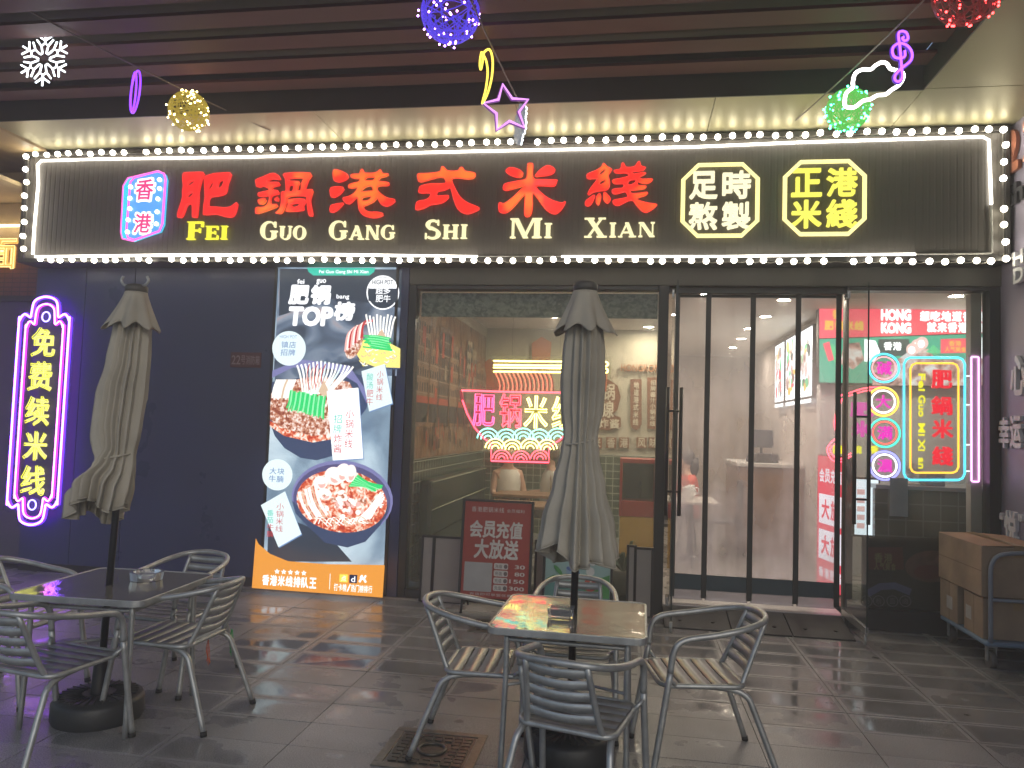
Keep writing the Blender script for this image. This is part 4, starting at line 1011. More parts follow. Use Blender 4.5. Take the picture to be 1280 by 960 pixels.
wall_sign('narrow brown plaque with eight cream characters beside the window frame', [(809, 472), (823, 472), (823, 536), (809, 536)], 0, [('招牌酱汁小锅米线', (812, 475, 820, 533), 1)])
r = thing('wall_lettering', 'pale latin letters high on the back wall', 'wall lettering', (0, YK, 0))
mb = MB(); x0, z0 = W(776, 464, YK); x1, z1 = W(832, 456, YK); mb.text('HONGKONG', x0, x1, z0, z1, -.012, .04, .01); mb.build('letters', M('rust_letters', (.42, .18, .08), .5), r)
for i, (ch, a) in enumerate(zip('米香港风味', (746, 764, 780, 802, 817))):
    r = thing('letter_tile', ['first', 'second', 'third', 'fourth', 'fifth'][i] + ' square brown letter tile from the left above the green tiles', 'letter tile', (0, YK, 0), 0, 'letter tiles over the green wall tiles')
    x0, z0 = W(a - 6.5, 560, YK); x1, z1 = W(a + 6.5, 547, YK); mb = MB(); mb.box(x0, x1, -.02, .04, z0, z1); mb.build('tile', m_brown, r); mb = MB(); mb.row(ch, x0 + .008, x1 - .008, z0 + .008, z1 - .008, -.024, .003, .01); mb.build('lettering', m_cream, r)
# orange red plates standing in for glass reflections above the bowl sign
for i, (a, b) in enumerate(((612, 470), (676, 443), (747, 470))):
    r = MB(); x, z = W(a, b, 3.8)
    r.plate([(x - .12, z - .22), (x + .13, z - .22), (x + .15, z + .18), (x, z + .26), (x - .14, z + .16)], -.0, .02)
    tag(r.build('orange_reflection', M('orange_patch', (.50, .10, .03), .6), loc=(0, 3.8, 0)), ['orange red reflection patch beside the mural', 'orange red reflection patch behind the chopsticks', 'orange red reflection patch behind the closed umbrella'][i], 'reflection patch', 'reflection patches inside')
# ceiling lamps inside
dl = [(1.606, 1.283), (1.624, 2.484), (1.604, 3.587), (1.66, 4.75), (1.70, 6.0), (.24, 3.55), (.20, 2.4), (-1.0, 1.3), (-1.0, 2.7), (.75, 1.0), (3.2, 1.0)]
dlab = ['nearest downlight above the doorway', 'second downlight inside the doorway', 'third downlight inside the doorway', 'fourth downlight inside the doorway', 'farthest downlight inside the doorway', 'rear downlight over the tiled booth by the door', 'front downlight over the tiled booth by the door', 'downlight over the window seats', 'downlight over the rear booth', 'downlight just inside the curtain', 'downlight over the service counter']
m_down = EM('downlight_glow', (1., .86, .68), 250.); lens = None
for i, (x, y) in enumerate(dl):
    r = thing('downlight', 'round recessed ' + dlab[i], 'ceiling light', (x, y, 3.1), 0, 'round downlights inside')
    mb = MB(); mb.lathe([(.085, 0), (.085, -.012), (.066, -.012), (.064, -.004)], n=20); mb.build('trim_ring', m_white, r)
    mb = MB(); mb.lathe([(0.0005, -.006), (.064, -.006)], n=16); mb.build('lens', m_down, r)
# pendant stems
# light boxes over the counter
YM = 1.9
mnu = [EM('menu_red', (.85, .10, .14), 1.35), EM('menu_green', (.06, .40, .26), 1.2), EM('menu_white', (.92, .98, 1.), 2.), EM('menu_yellow', (1., .60, .10), 1.),
       EN('menu_food', [(.35, (.25, .12, .10)), (.48, (.75, .40, .34)), (.58, (.95, .85, .80)), (.68, (1, 1, 1))], 1., 9., (1, 1, 1), 4, .5), EM('menu_leaf', (.12, .65, .30), 1.), EM('menu_pink', (.95, .62, .60), 1.1), EM('menu_dark', (.07, .12, .12), .7)]
lb = thing('menu_lightbox', 'wide red and green glowing menu board with white lettering over the counter', 'menu board', (0, YM, 0))
mb = MB(); q = on([(1023, 480), (1023, 383), (1300, 372), (1300, 485)], YM); mb.plate(q, 0, .1); mb.build('lightbox_case', m_black, lb)
A = MB(); LAY[0] = 0
def L_pl(m, pts): A.m = m; A.plate(on(pts, YM), lay(), 0)
def L_tx(m, t, a, b, c, d, off=.05, shear=0., row=True):
    A.m = m; x0, z0, x1, z1 = bx(a, b, c, d, YM)
    (A.row(t, x0, x1, z0, z1, lay(), .001, off, .06, shear) if row else A.text(t, x0, x1, z0, z1, lay(), .001, off, shear))
L_pl(0, [(1024, 384.5), (1298, 378), (1298, 414), (1024, 423)])
L_pl(1, [(1024, 424), (1298, 415), (1298, 482), (1024, 478)])
L_tx(2, 'HONG', 1101, 386.5, 1139, 401, .06, 0, False); L_tx(2, 'KONG', 1101, 403, 1139, 417, .06, 0, False)
L_tx(2, '想吃地道香港米线', 1149, 389, 1257, 402, .05, .03); L_tx(2, '就来香港肥锅米线', 1158, 403, 1262, 416, .05, .03)
L_tx(3, '香', 1040, 387, 1050, 399, .05); L_tx(3, '肥锅米线', 1030, 401, 1080, 413, .05)
L_pl(7, [(1098, 424), (1136, 424), (1138, 445), (1096, 445)]); L_tx(2, '香港', 1104, 427.5, 1127, 438, .04)
L_pl(2, [(1080, 424), (1094, 426), (1100, 440), (1092, 452), (1080, 452)]); L_pl(4, [(1054, 430), (1074, 428), (1080, 450), (1066, 462), (1050, 455)])
L_pl(4, [(1118, 452), (1140, 436), (1160, 436), (1170, 450), (1150, 470), (1116, 474)])
for cx, cy in ((1146, 432), (1152, 429), (1140, 437)): L_pl(6, ell(cx, cy, 8, 8, 16)); L_pl(2, ell(cx - 1, cy + 1, 4.5, 5, 12))
L_pl(5, [(1157, 440), (1166, 431), (1176, 440), (1170, 444)]); L_pl(0, [(1175, 424), (1212, 423), (1212, 441), (1175, 442)])
L_tx(3, '香港', 1185, 426, 1201, 433, .02); L_tx(3, '人气美食', 1180, 433.5, 1207, 440, .02)
L_pl(2, [(1213, 437), (1220, 424), (1240, 417), (1240, 452), (1220, 450)]); L_pl(4, [(1090, 452), (1240, 448), (1240, 482), (1090, 482)])
L_pl(5, [(1030, 440), (1040, 430), (1052, 446), (1046, 456)]); L_pl(0, [(1028, 430), (1036, 427), (1042, 450), (1035, 452)])
A.build('printed_picture', mnu, lb)
# slanted food boards on the kitchen wall
for i, (y0, y1) in enumerate(((2.55, 3.35), (3.45, 4.15), (4.25, 4.95))):
    r = thing('food_lightbox', ['nearest', 'middle', 'farthest'][i] + ' glowing food picture board on the kitchen side wall', 'menu board', (2.255, 0, 0), -PI / 2, 'food boards along the kitchen side wall')
    mb = MB(); mb.box(-y1, -y0, -.06, 0, 2.12, 3.02); mb.build('lightbox_case', m_black, r)
    A = MB(); LAY[0] = 0
    A.m = 2; A.plate([(-y1 + .02, 2.14), (-y0 - .02, 2.14), (-y0 - .02, 3.0), (-y1 + .02, 3.0)], -.062, 0)
    for k in range(26):
        A.m = random.choice((0, 3, 4, 4, 5, 7, 6)); cx = random.uniform(-y1 + .13, -y0 - .13); cz = random.uniform(2.25, 2.9)
        A.plate(ell(cx, cz, random.uniform(.03, .11), random.uniform(.03, .11), 12), -.063 - k * .0004, 0)
    A.m = 2; A.plate([(-y1 + .04, 2.06), (-y0 - .04, 2.06), (-y0 - .04, 2.11), (-y1 + .04, 2.11)], -.063, 0)
    A.build('printed_picture', mnu, r)
# red totem board and white screen by the curtain
tb = thing('promo_board', 'red glowing promotion board with white boxes behind the curtain', 'board', (2.02, .98, .1), math.radians(-79))
mb = MB(); mb.box(-.30, .30, 0, .08, 0, 1.36); mb.build('board_case', m_black, tb)
A = MB(); A.m = 0; A.plate([(-.29, .02), (.29, .02), (.29, 1.35), (-.29, 1.35)], -.002, 0); LAY[0] = 0
for z in (.30, .66): A.m = 2; A.plate([(-.25, z), (.25, z), (.25, z + .30), (-.25, z + .30)], -.003, 0); A.m = 0; A.row('大放', -.2, .2, z + .05, z + .25, -.005, .001, .03)
A.m = 2; A.row('会员充值', -.25, .25, 1.08, 1.22, -.005, .001, .02); A.row('香港肥锅', -.25, .25, .12, .22, -.005, .001, .02)
A.build('printed_face', [EM('promo_red', (.80, .06, .11), .9), mnu[1], EM('promo_white', (.9, .86, .95), .9)], tb)
sc_ = thing('ordering_screen', 'bright white ordering screen seen through the open glass door', 'screen', (0, .62, 0))
mb = MB(); x0, z0 = W(1068, 668, .62); x1, z1 = W(1098, 600, .62); mb.box(x0 - .015, x1 + .015, 0, .05, z0 - .02, z1 + .02); mb.build('screen_case', m_black, sc_)
mb = MB(); mb.m = 0; mb.plate([(x0, z0), (x1, z0), (x1, z1), (x0, z1)], -.002, 0); mb.m = 1
for k in range(5): mb.plate([(x0 + .02, z0 + .06 + k * .08), (x0 + .09, z0 + .06 + k * .08), (x0 + .09, z0 + .11 + k * .08), (x0 + .02, z0 + .11 + k * .08)], -.003, 0)
mb.build('screen', [EM('screen_white', (.80, .90, 1.), 1.3), EM('screen_rows', (.9, .55, .55), .9)], sc_)
mb = MB(); mb.box((x0 + x1) / 2 - .03, (x0 + x1) / 2 + .03, .01, .04, .1, z0 - .02); mb.build('screen_stand', m_black, sc_)
# counter things in the right window
fz = 1.22
fan = thing('desk_fan', 'small cream desk fan on the service counter', 'fan', (2.66, .62, fz))
mb = MB(); mb.lathe([(.0005, .03), (.05, .03), (.075, .015), (.08, 0), (.0005, 0)], n=18); mb.build('base', M('cream_plastic', (.52, .50, .44), .4), fan)
mb = MB(); mb.tube([(0, 0, .03), (0, .01, .10)], .016); mb.ball((0, .02, .135), .035); mb.build('motor', M('cream_plastic', (.52, .50, .44), .4), fan)
mb = MB()
for r_ in (.03, .055, .08): mb.tube([(r_ * math.cos(a), -.02, .14 + r_ * math.sin(a)) for a in [2 * PI * k / 24 for k in range(24)]], .0025, closed=True, n=5)
for k in range(12): a = PI * k / 6; mb.tube([(.02 * math.cos(a), -.025, .14 + .02 * math.sin(a)), (.08 * math.cos(a), -.02, .14 + .08 * math.sin(a))], .002, n=4)
mb.build('guard', M('cream_plastic', (.52, .50, .44), .4), fan)
mb = MB()
for k in range(4):
    a = PI / 2 * k; mb.add([(.01 * math.cos(a), -.012, .14 + .01 * math.sin(a)), (.07 * math.cos(a - .35), -.005, .14 + .07 * math.sin(a - .35)), (.07 * math.cos(a + .35), -.018, .14 + .07 * math.sin(a + .35))], [(0, 1, 2)])
mb.build('blade', M('pale_blade', (.4, .42, .42), .4), fan)
bx_ = thing('paper_box', 'grey printed box on the service counter beside the fan', 'box', (2.83, .60, fz), .15)
mb = MB(); mb.box(-.09, .09, -.06, .06, 0, .12); mb.build('carton', M('grey_print', (.20, .20, .25), .6), bx_, bevel=.003)
mb = MB(); mb.row('肥锅', -.06, .06, .03, .09, -.064, .002, .02); mb.build('lettering', M('box_letters', (.5, .5, .55), .6), bx_)
pp = MB(); x0, z0 = W(1112, 645, .035); x1, z1 = W(1135, 598, .035); pp.box(x0, x1, 0, .001, z0, z1)
tag(pp.build('paper_notice', M('paper_white', (.55, .55, .62), .7), loc=(0, .035, 0)), 'white paper notice taped inside the right window', 'notice')
fl = thing('window_film', 'dark food picture film with round badges low on the right window', 'window film', (0, .022, 0))
fm = [M('film_dark', (.022, .020, .022), .4), M('film_red', (.13, .02, .022), .45), M('film_olive', (.26, .26, .10), .5), M('film_food', (.16, .07, .06), .5, var=.4, scale=14), M('film_blue', (.10, .12, .24), .5), M('film_grey', (.16, .16, .17), .5)]
A = MB(); LAY[0] = 0; YF = .022
def F_pl(m, pts): A.m = m; A.plate(on(pts, YF), lay(), 0)
F_pl(0, [(1079, 672), (1243, 672), (1243, 775), (1079, 775)])
F_pl(1, [(1084, 684), (1128, 684), (1130, 712), (1086, 712)]); A.m = 2
x0, z0 = W(1092, 703, YF); x1, z1 = W(1116, 692, YF); A.row('香港', x0, x1, z0, z1, lay(), .0003, .02)
x0, z0 = W(1092, 712, YF); x1, z1 = W(1120, 704, YF); A.row('人气美食', x0, x1, z0, z1, lay(), .0003, .02)
F_pl(3, ell(1165, 708, 34, 20)); F_pl(1, ell(1160, 715, 18, 9)); F_pl(3, ell(1180, 700, 12, 7))
A.m = 4; A.ribbon(on([(1084, 742), (1100, 733), (1118, 732), (1138, 740)], YF), .06, lay())
for k, cx in enumerate((1083, 1098, 1115, 1131)):
    A.m = 5; A.ribbon(ell(*W(cx, 751, YF), .045, .045, 24) + [ell(*W(cx, 751, YF), .045, .045, 24)[0]], .008, lay())
    x, z = W(cx, 751, YF); A.row('汤粉面卤'[k], x - .025, x + .025, z - .025, z + .025, lay(), .0003, .0)
A.build('film_print', fm, fl)

# ================================================================ side wall with raised characters
sw = thing('side_wall', 'grey lilac metal wall on the right with raised silver characters', 'wall', (3.137, 0, 0), -PI / 2)
mb = MB(); mb.box(.0, 6.0, 0, .3, 0, CZ + .04); mb.build('wall_face', M('lilac_metal', (.34, .31, .40), .42, .35, var=.08, scale=1.5, rvar=.06), sw)
m_let = M('silver_letters', (.72, .72, .74), .4, .1); m_letk = M('dark_letters', (.035, .035, .04), .45); m_cop = M('copper_letters', (.45, .17, .10), .4, .5)
for t, (a, b, c, d), mt in (('2', (.165, .43, 3.90, 4.27), m_cop), ('2', (.50, .77, 3.92, 4.28), m_cop), ('Sh', (.20, .50, 3.62, 3.80), m_letk), ('“H', (.21, .50, 3.10, 3.22), m_let), ('D', (.34, .50, 2.95, 3.08), m_let),
                            ('心', (.28, .53, 2.03, 2.36), m_let), ('幸', (.08, .26, 1.60, 1.86), m_let), ('运', (.275, .455, 1.60, 1.87), m_let), ('“', (.09, .15, 1.0, 1.06), m_let), ('悦', (.17, .37, .82, 1.09), m_let), ('”', (.40, .46, 1.02, 1.08), m_let)):
    mb = MB(); mb.text(t, a, b, c, d, -.035, .03, .03); mb.build('raised_character', mt, sw)

# ================================================================ neighbouring shop on the far left
nbh = thing('neighbour_shop', 'orange lit neighbouring shop front at the far left edge', 'shop', (-6.26, .25, 0))
mb = MB(); mb.box(-3.4, .055, -.02, .2, 0, 2.90); mb.build('wall', M('violet_grey_wall', (.09, .085, .12), .6), nbh)
mb = MB(); mb.box(-3.4, .055, -.02, .2, 2.905, 3.50); mb.build('brick_fascia', TILES('brick_red', (.22, .075, .045), (.08, .04, .03), .10, .05, 'xz', .6), nbh)
mb = MB(); mb.box(-3.4, .03, -.06, .2, 2.84, 2.90); mb.build('ledge', m_black, nbh)
mb = MB(); mb.box(-3.4, .03, -.9, .2, 3.94, 3.98); mb.box(-3.4, .055, -.05, .2, 3.505, 3.93); mb.box(-3.4, .055, .0, .2, 3.985, 4.295); mb.build('fascia', M('orange_cream', (.52, .40, .22), .6), nbh)
mb = MB(); mb.add([(-.9, -.9, 4.10), (.03, -.1, 3.99), (-.9, -.1, 3.99)], [(0, 1, 2)]); mb.box(-3.4, .03, -.95, -.91, 3.90, 4.06); mb.build('awning_beam', M('dark_beam', (.05, .03, .02), .6), nbh)
mb = MB(); mb.tube([(-3.2, -.12, 3.66), (.0, -.12, 3.66)], .014); mb.build('light_tube', EM('warm_tube', (1., .80, .5), 6.), nbh)
mb = MB(); mb.box(-3.4, .30, -1.3, .2, 4.30, 4.34); mb.build('soffit', M('orange_soffit', (.45, .33, .18), .5), nbh)
for a in (-.25, -.62): 
    mb = MB(); mb.box(a - .05, a + .05, -.045, -.02, 3.38, 3.46); mb.build('small_lamp', EM('small_lamp', (1., .55, .3), 2.5), nbh)
mb = MB(); mb.tube([(-.75, -.6, 4.02), (-.75, -.6, 3.985)], .035); mb.build('spotlight', EM('spot_glow', (1., .62, .22), 60.), nbh)
ms = thing('character_neon', 'glowing orange noodle character on the neighbour brick fascia', 'neon sign', (-6.26, .20, 0))
x0, z0 = W(-14, 336, .2); x1, z1 = W(25, 301, .2); x0 += 6.26; x1 += 6.26
mb = MB(); mb.text('面', x0, x1, z0, z1, -.05, .03, .02); mb.m = 1; mb.contour('面', x0 - .01, x1 + .01, z0 - .01, z1 + .01, -.055, .0055, .035)
mb.build('neon_character', [EM('amber_char', (1., .55, .10), .9), EM('amber_tube', (1., .70, .25), 2.)], ms)

# ================================================================ lights hanging under the canopy
def cable(label, a, b, sag):
    A, B = Vector(a), Vector(b); mb = MB()
    mb.tube([A.lerp(B, k / 16) - A + Vector((0, 0, -sag * 4 * (k / 16) * (1 - k / 16))) for k in range(17)], .006, n=6)
    return tag(mb.build('hanging_cable', M('cable_brown', (.22, .18, .15), .5), loc=A), label, 'cable', 'cables under the canopy')
def P3(px, py, Y): x, z = W(px, py, Y); return (x, Y, z)
xa, ya = WZ(338, 163, 4.318); cable('thin cable from the left corner carrying a snowflake and a gold ball', P3(-60, -38, -2.9), (xa, ya, 4.316), .03)
xa, ya = WZ(654, 137, 4.318); cable('thin cable in the middle carrying a violet ball and a star', P3(575, -30, -2.75), (xa, ya, 4.316), .02)
xa, ya = WZ(995, 150, 4.318); cable('thin cable on the right carrying a treble clef and a cloud', P3(1195, -40, -2.75), (xa, ya, 4.316), .02)
def led_ball(label, px, py, Y, R, wcol, lcol, ls, ws=.5):
    c = P3(px, py, Y); r = thing('led_ball', label, 'light ball', c, 0, 'wire balls of little lights')
    mb = MB()
    for _ in range(34):
        ax = Vector((random.gauss(0, 1), random.gauss(0, 1), random.gauss(0, 1))).normalized(); u = ax.orthogonal().normalized(); v = ax.cross(u); h = random.uniform(-.55, .55)
        q = R * math.sqrt(1 - h * h)
        mb.tube([ax * h * R + (u * math.cos(t) + v * math.sin(t)) * q for t in [2 * PI * k / 22 for k in range(22)]], .0035, closed=True, n=4)
    mb.build('wire_cage', EM(label[:9] + 'wire', wcol, ws), r)
    mb = MB()
    for _ in range(70):
        d = Vector((random.gauss(0, 1), random.gauss(0, 1), random.gauss(0, 1))).normalized() * R * random.uniform(.98, 1.12)
        mb.ball(d, .0075, 6, 4)
    tag(mb.build('led_points', EM(label[:9] + 'led', lcol, ls), r), kind='stuff')
led_ball('violet blue ball of little lights at the top of the middle cable', 563, 16, -2.3, .195, (.10, .06, .85), (.55, .25, 1.), 9, .75)
led_ball('gold wire ball of little warm lights near the left ceiling edge', 236, 139, -1.55, .155, (.55, .40, .04), (1., .80, .35), 9, .55)
led_ball('green wire ball of little lights behind the cloud', 1060, 137, -1.4, .150, (.10, .46, .07), (.05, 1., .45), 14, .95)
led_ball('dark wire ball of red lights at the top right corner', 1209, -10, -2.4, .185, (.22, .03, .03), (1., .03, .03), 10, .4)
def neon_dec(name, label, c, paths, mt, r, sleeve=None, rz=0., cat='hanging light'):
    root = thing(name, label, cat, c, rz); o = Vector(c)
    mb = MB()
    for p, cl in paths: mb.tube(p, r, closed=cl, n=7)
    t = mb.build('neon_tube', mt, root)
    if sleeve:  # thicker glowing tube added behind to imitate the halo
        mb = MB()
        for p, cl in paths: mb.tube([Vector(q) + Vector((0, r * 1.6, 0)) for q in p], r * 1.7, closed=cl, n=6)
        mb.build('tube_halo', sleeve, t)
    return root
def flake(S):
    P = []
    for k in range(6):
        a = PI / 2 + k * PI / 3
        def pol(rr, da): return (rr * math.cos(a + da), 0, rr * math.sin(a + da))
        P.append(([pol(S * .22, -.42), pol(S * .30, -.30), pol(S * .52, -.26), pol(S * .60, 0.), pol(S * .52, .26), pol(S * .30, .30), pol(S * .22, .42)], False))
        P.append(([pol(S * .60, 0), pol(S * 1., 0)], False))
        for s in (-1, 1): P.append(([pol(S * .70, 0), pol(S * .92, s * .30)], False)); P.append(([pol(S * .52, s * .27), pol(S * .80, s * .42)], False))
    return P
m_ice = EM('ice_white', (.86, .95, 1.), 3.4)
sl_w = EM('grey_halo', (.5, .55, .6), .35)
neon_dec('snowflake_light', 'white neon snowflake hanging at the top left', P3(55, 74, -2.15), flake(.205), m_ice, .0062, None, .05)
neon_dec('snowflake_light', 'white neon snowflake turned edge on beside the violet star', P3(652, 156, -1.15), flake(.165), m_ice, .009, sl_w, math.radians(113))
neon_dec('ring_light', 'violet neon ring seen edge on, on the left cable', P3(169, 115, -1.85), [([(.16 * math.cos(t), 0, .16 * math.sin(t)) for t in [2 * PI * k / 28 for k in range(28)]], True), ([(.085 * math.cos(t), .012, .15 * math.sin(t)) for t in [2 * PI * k / 28 for k in range(28)]], True)], EM('violet_ring_neon', (.22, .04, 1.), 2.2), .0075, None, math.radians(138))
star = []
for k in range(10): rr = .19 if k % 2 == 0 else .095; a = PI / 2 + .22 + k * PI / 5; star.append((rr * math.cos(a), 0, rr * math.sin(a)))
neon_dec('star_light', 'violet pink neon star on the middle cable', P3(634, 136, -1.5), [(star, True)], EM('orchid_neon', (.75, .30, .95), 1.5), .0105, EM('orchid_halo', (.28, .06, .42), .5), .42)
night_light = smooth([(.10, 0, .19), (-.03, 0, .16), (-.11, 0, .05), (-.11, 0, -.07), (-.03, 0, -.16), (.09, 0, -.19), (.02, 0, -.11), (-.01, 0, 0), (.03, 0, .10)], 4, True)
neon_dec('moon_light', 'yellow neon crescent seen nearly edge on, on the middle cable', P3(609, 91, -1.85), [(night_light, True), (smooth([(.09, .02, .06), (.12, .02, .12), (.09, .02, .19), (.05, .02, .13)], 4, True), True)], EM('moon_neon', (1., .74, .08), 2.), .0080, None, math.radians(120))
cl = [(1098, 100), (1091, 87), (1100, 80), (1112, 80)]
CC = P3(1093, 106, -1.75)
cloud = [(1056, 125), (1057, 133), (1068, 134), (1079, 126), (1088, 124), (1097, 119), (1107, 118), (1115, 112), (1124, 106), (1129, 97), (1127, 90), (1113, 86), (1109, 80), (1102, 78), (1094, 82), (1088, 87), (1078, 87), (1069, 92), (1066, 103), (1066, 109), (1058, 116)]
neon_dec('cloud_light', 'white neon cloud hanging before the green ball', CC, [(smooth([(W(a, b, -1.75)[0] - CC[0], 0, W(a, b, -1.75)[1] - CC[2]) for a, b in cloud], 3, True), True)], EM('cloud_white', (1., .98, .92), 5.), .012)
KC = P3(1127, 70, -1.95)
clef = [(1120, 99), (1119, 93), (1125, 88), (1128, 94), (1126, 103), (1121, 102)]
clef = [(1132, 46), (1129, 49), (1127, 46), (1131, 41), (1135, 44), (1133, 49), (1135, 46)]
clef = [(1130, 46), (1128, 48), (1131, 51), (1135, 48), (1133, 41), (1127, 39), (1123, 43), (1125, 60), (1127, 84), (1128, 96), (1124, 102), (1119, 100), (1119, 94), (1126, 86), (1138, 76), (1140, 66), (1134, 57), (1124, 54), (1116, 60), (1117, 70), (1125, 73), (1131, 70), (1131, 63)]
neon_dec('treble_clef_light', 'violet neon treble clef hanging above the cloud', KC, [(smooth([(W(a, b, -1.95)[0] - KC[0], 0, W(a, b, -1.95)[1] - KC[2]) for a, b in clef], 4), False)], EM('clef_neon', (.30, .08, 1.), 2.4), .0085, EM('clef_halo', (.12, .02, .6), .7))

# ================================================================ bistro chairs
def hoop_pts():
    half = [(.238, .165, .50), (.240, .150, .60), (.238, .10, .652), (.232, -.06, .678), (.210, -.21, .705), (.14, -.325, .730), (.0, -.362, .740)]
    return smooth(half + [(-x, y, z) for x, y, z in half[::-1][1:]], 4)
def make_chair():
    r = thing('bistro_chair', 'aluminium chair', 'chair')
    mb = MB(); mb.tube(hoop_pts(), .0155, n=10); mb.build('arm_hoop', m_alu, r)
    m_foot = M('rubber_foot', (.02, .02, .02), .7)
    for s in (-1, 1):
        mb = MB(); mb.tube(smooth([(s * .250, .245, .012), (s * .243, .205, .25), (s * .238, .165, .50)], 4), .0155, n=10); lg = mb.build('leg', m_alu, r)
        mb = MB(); mb.cyl((s * .2505, .247, 0), (s * .2495, .243, .025), .0175); mb.build('foot_cap', m_foot, lg)
        mb = MB(); mb.tube(smooth([(s * .15, .06, .412), (s * .178, -.12, .412), (s * .195, -.215, .385), (s * .208, -.26, .30), (s * .24, -.37, .012)], 4), .0150, n=10); lg = mb.build('leg', m_alu, r)
        mb = MB(); mb.cyl((s * .241, -.372, 0), (s * .239, -.367, .025), .0170); mb.build('foot_cap', m_foot, lg)
    rim = rrect(-.205, .205, -.215, .20, .06, 6)
    mb = MB(); mb.tube([(a, b, .428) for a, b in rim], .0125, closed=True, n=8); 
    for s in (-1, 1): mb.tube([(s * .205, .13, .428), (s * .240, .165, .47)], .010)
    sf = mb.build('seat_frame', m_alu, r)
    mb = MB()
    for k in range(5):
        y0 = -.205 + k * .0795; n = 8
        vs = [(-.195 + .39 * i / n, y, .438 - .003 * math.sin(PI * i / n) - (.0 if j < 2 else .010)) for j, y in enumerate((y0, y0 + .071, y0, y0 + .071)) for i in range(n + 1)]
        q = n + 1; fs = []
        for i in range(n): fs += [(i, i + 1, q + i + 1, q + i), (2 * q + i, 3 * q + i, 3 * q + i + 1, 2 * q + i + 1), (i, 2 * q + i, 2 * q + i + 1, i + 1), (q + i, q + i + 1, 3 * q + i + 1, 3 * q + i)]
        mb.add(vs, fs, True)
    mb.box(-.02, .02, -.20, .19, .415, .422)
    mb.build('seat', M('seat_metal', (.34, .345, .34), .36, .5, var=.12, scale=14, bump=.15, bscale=90), r)
    for s in (-1, 1): mb = MB(); mb.tube(smooth([(s * .165, -.205, .425), (s * .150, -.240, .50), (s * .128, -.335, .728)], 4), .013, n=8); mb.build('back_post', m_alu, r)
    mb = MB(); n = 8
    for k in range(5):
        z0 = .478 + k * .0505; vs = []; fs = []
        for j, (dz, dy) in enumerate(((0, 0), (.040, 0), (0, -.004), (.040, -.004))):
            for i in range(n + 1):
                t = i / n; z = z0 + dz; hw = .155 - .027 * (z - .478) / .25
                vs.append((-hw + 2 * hw * t, -.226 - .42 * (z - .478) - .022 * math.sin(PI * t) + dy, z - .008 * math.sin(PI * t)))
        q = n + 1
        for i in range(n): fs += [(i, i + 1, q + i + 1, q + i), (2 * q + i, 3 * q + i, 3 * q + i + 1, 2 * q + i + 1), (i, 2 * q + i, 2 * q + i + 1, i + 1), (q + i, q + i + 1, 3 * q + i + 1, 3 * q + i)]
        mb.add(vs, fs, True)
    mb.build('backrest', m_alu, r)
    return r
chairs = [(-.665, -3.13, -88, 'aluminium chair facing right at the table before the window'), (.34, -3.04, 101, 'aluminium chair facing left on open paving before the doorway'),
          (-.18, -3.71, -14, 'aluminium chair turned with its slatted back to us at the middle table'), (-.28, -2.72, 180, 'aluminium chair half hidden beyond the middle table'),
          (-2.49, -3.10, 88, 'aluminium chair facing left at the table below the navy wall, orange string on its leg'), (-2.76, -3.64, -9, 'aluminium chair with its back to us at the left table'),
          (-2.78, -2.66, 176, 'aluminium chair beyond the left table, its back to the navy wall'), (-3.50, -3.02, -92, 'aluminium chair at the left edge, only its hoop showing')]
c0 = make_chair()
for i, (x, y, a, lab) in enumerate(chairs):
    c = c0 if i == 0 else copy_tree(c0)
    c.location = (x, y, 0); c.rotation_euler = (0, 0, math.radians(a)); tag(c, lab, 'chair', 'bistro chairs round the two tables')
for nm, lab, p, col in (('orange_string', 'orange string tied under a chair seat', (-2.30, -3.06, .40), (.65, .12, .03)), ('green_string', 'green string tied under a chair seat', (-2.25, -2.90, .42), (.03, .35, .10))):
    mb = MB()
    for k in range(5): mb.tube(smooth([(random.uniform(-.005, .005), 0, 0), (random.uniform(-.015, .015), random.uniform(-.01, .01), -.06), (random.uniform(-.02, .02), random.uniform(-.015, .015), -.12 - random.uniform(0, .03))], 3), .0016, n=4)
    tag(mb.build(nm, M(nm, col, .8), loc=p), lab, 'string')

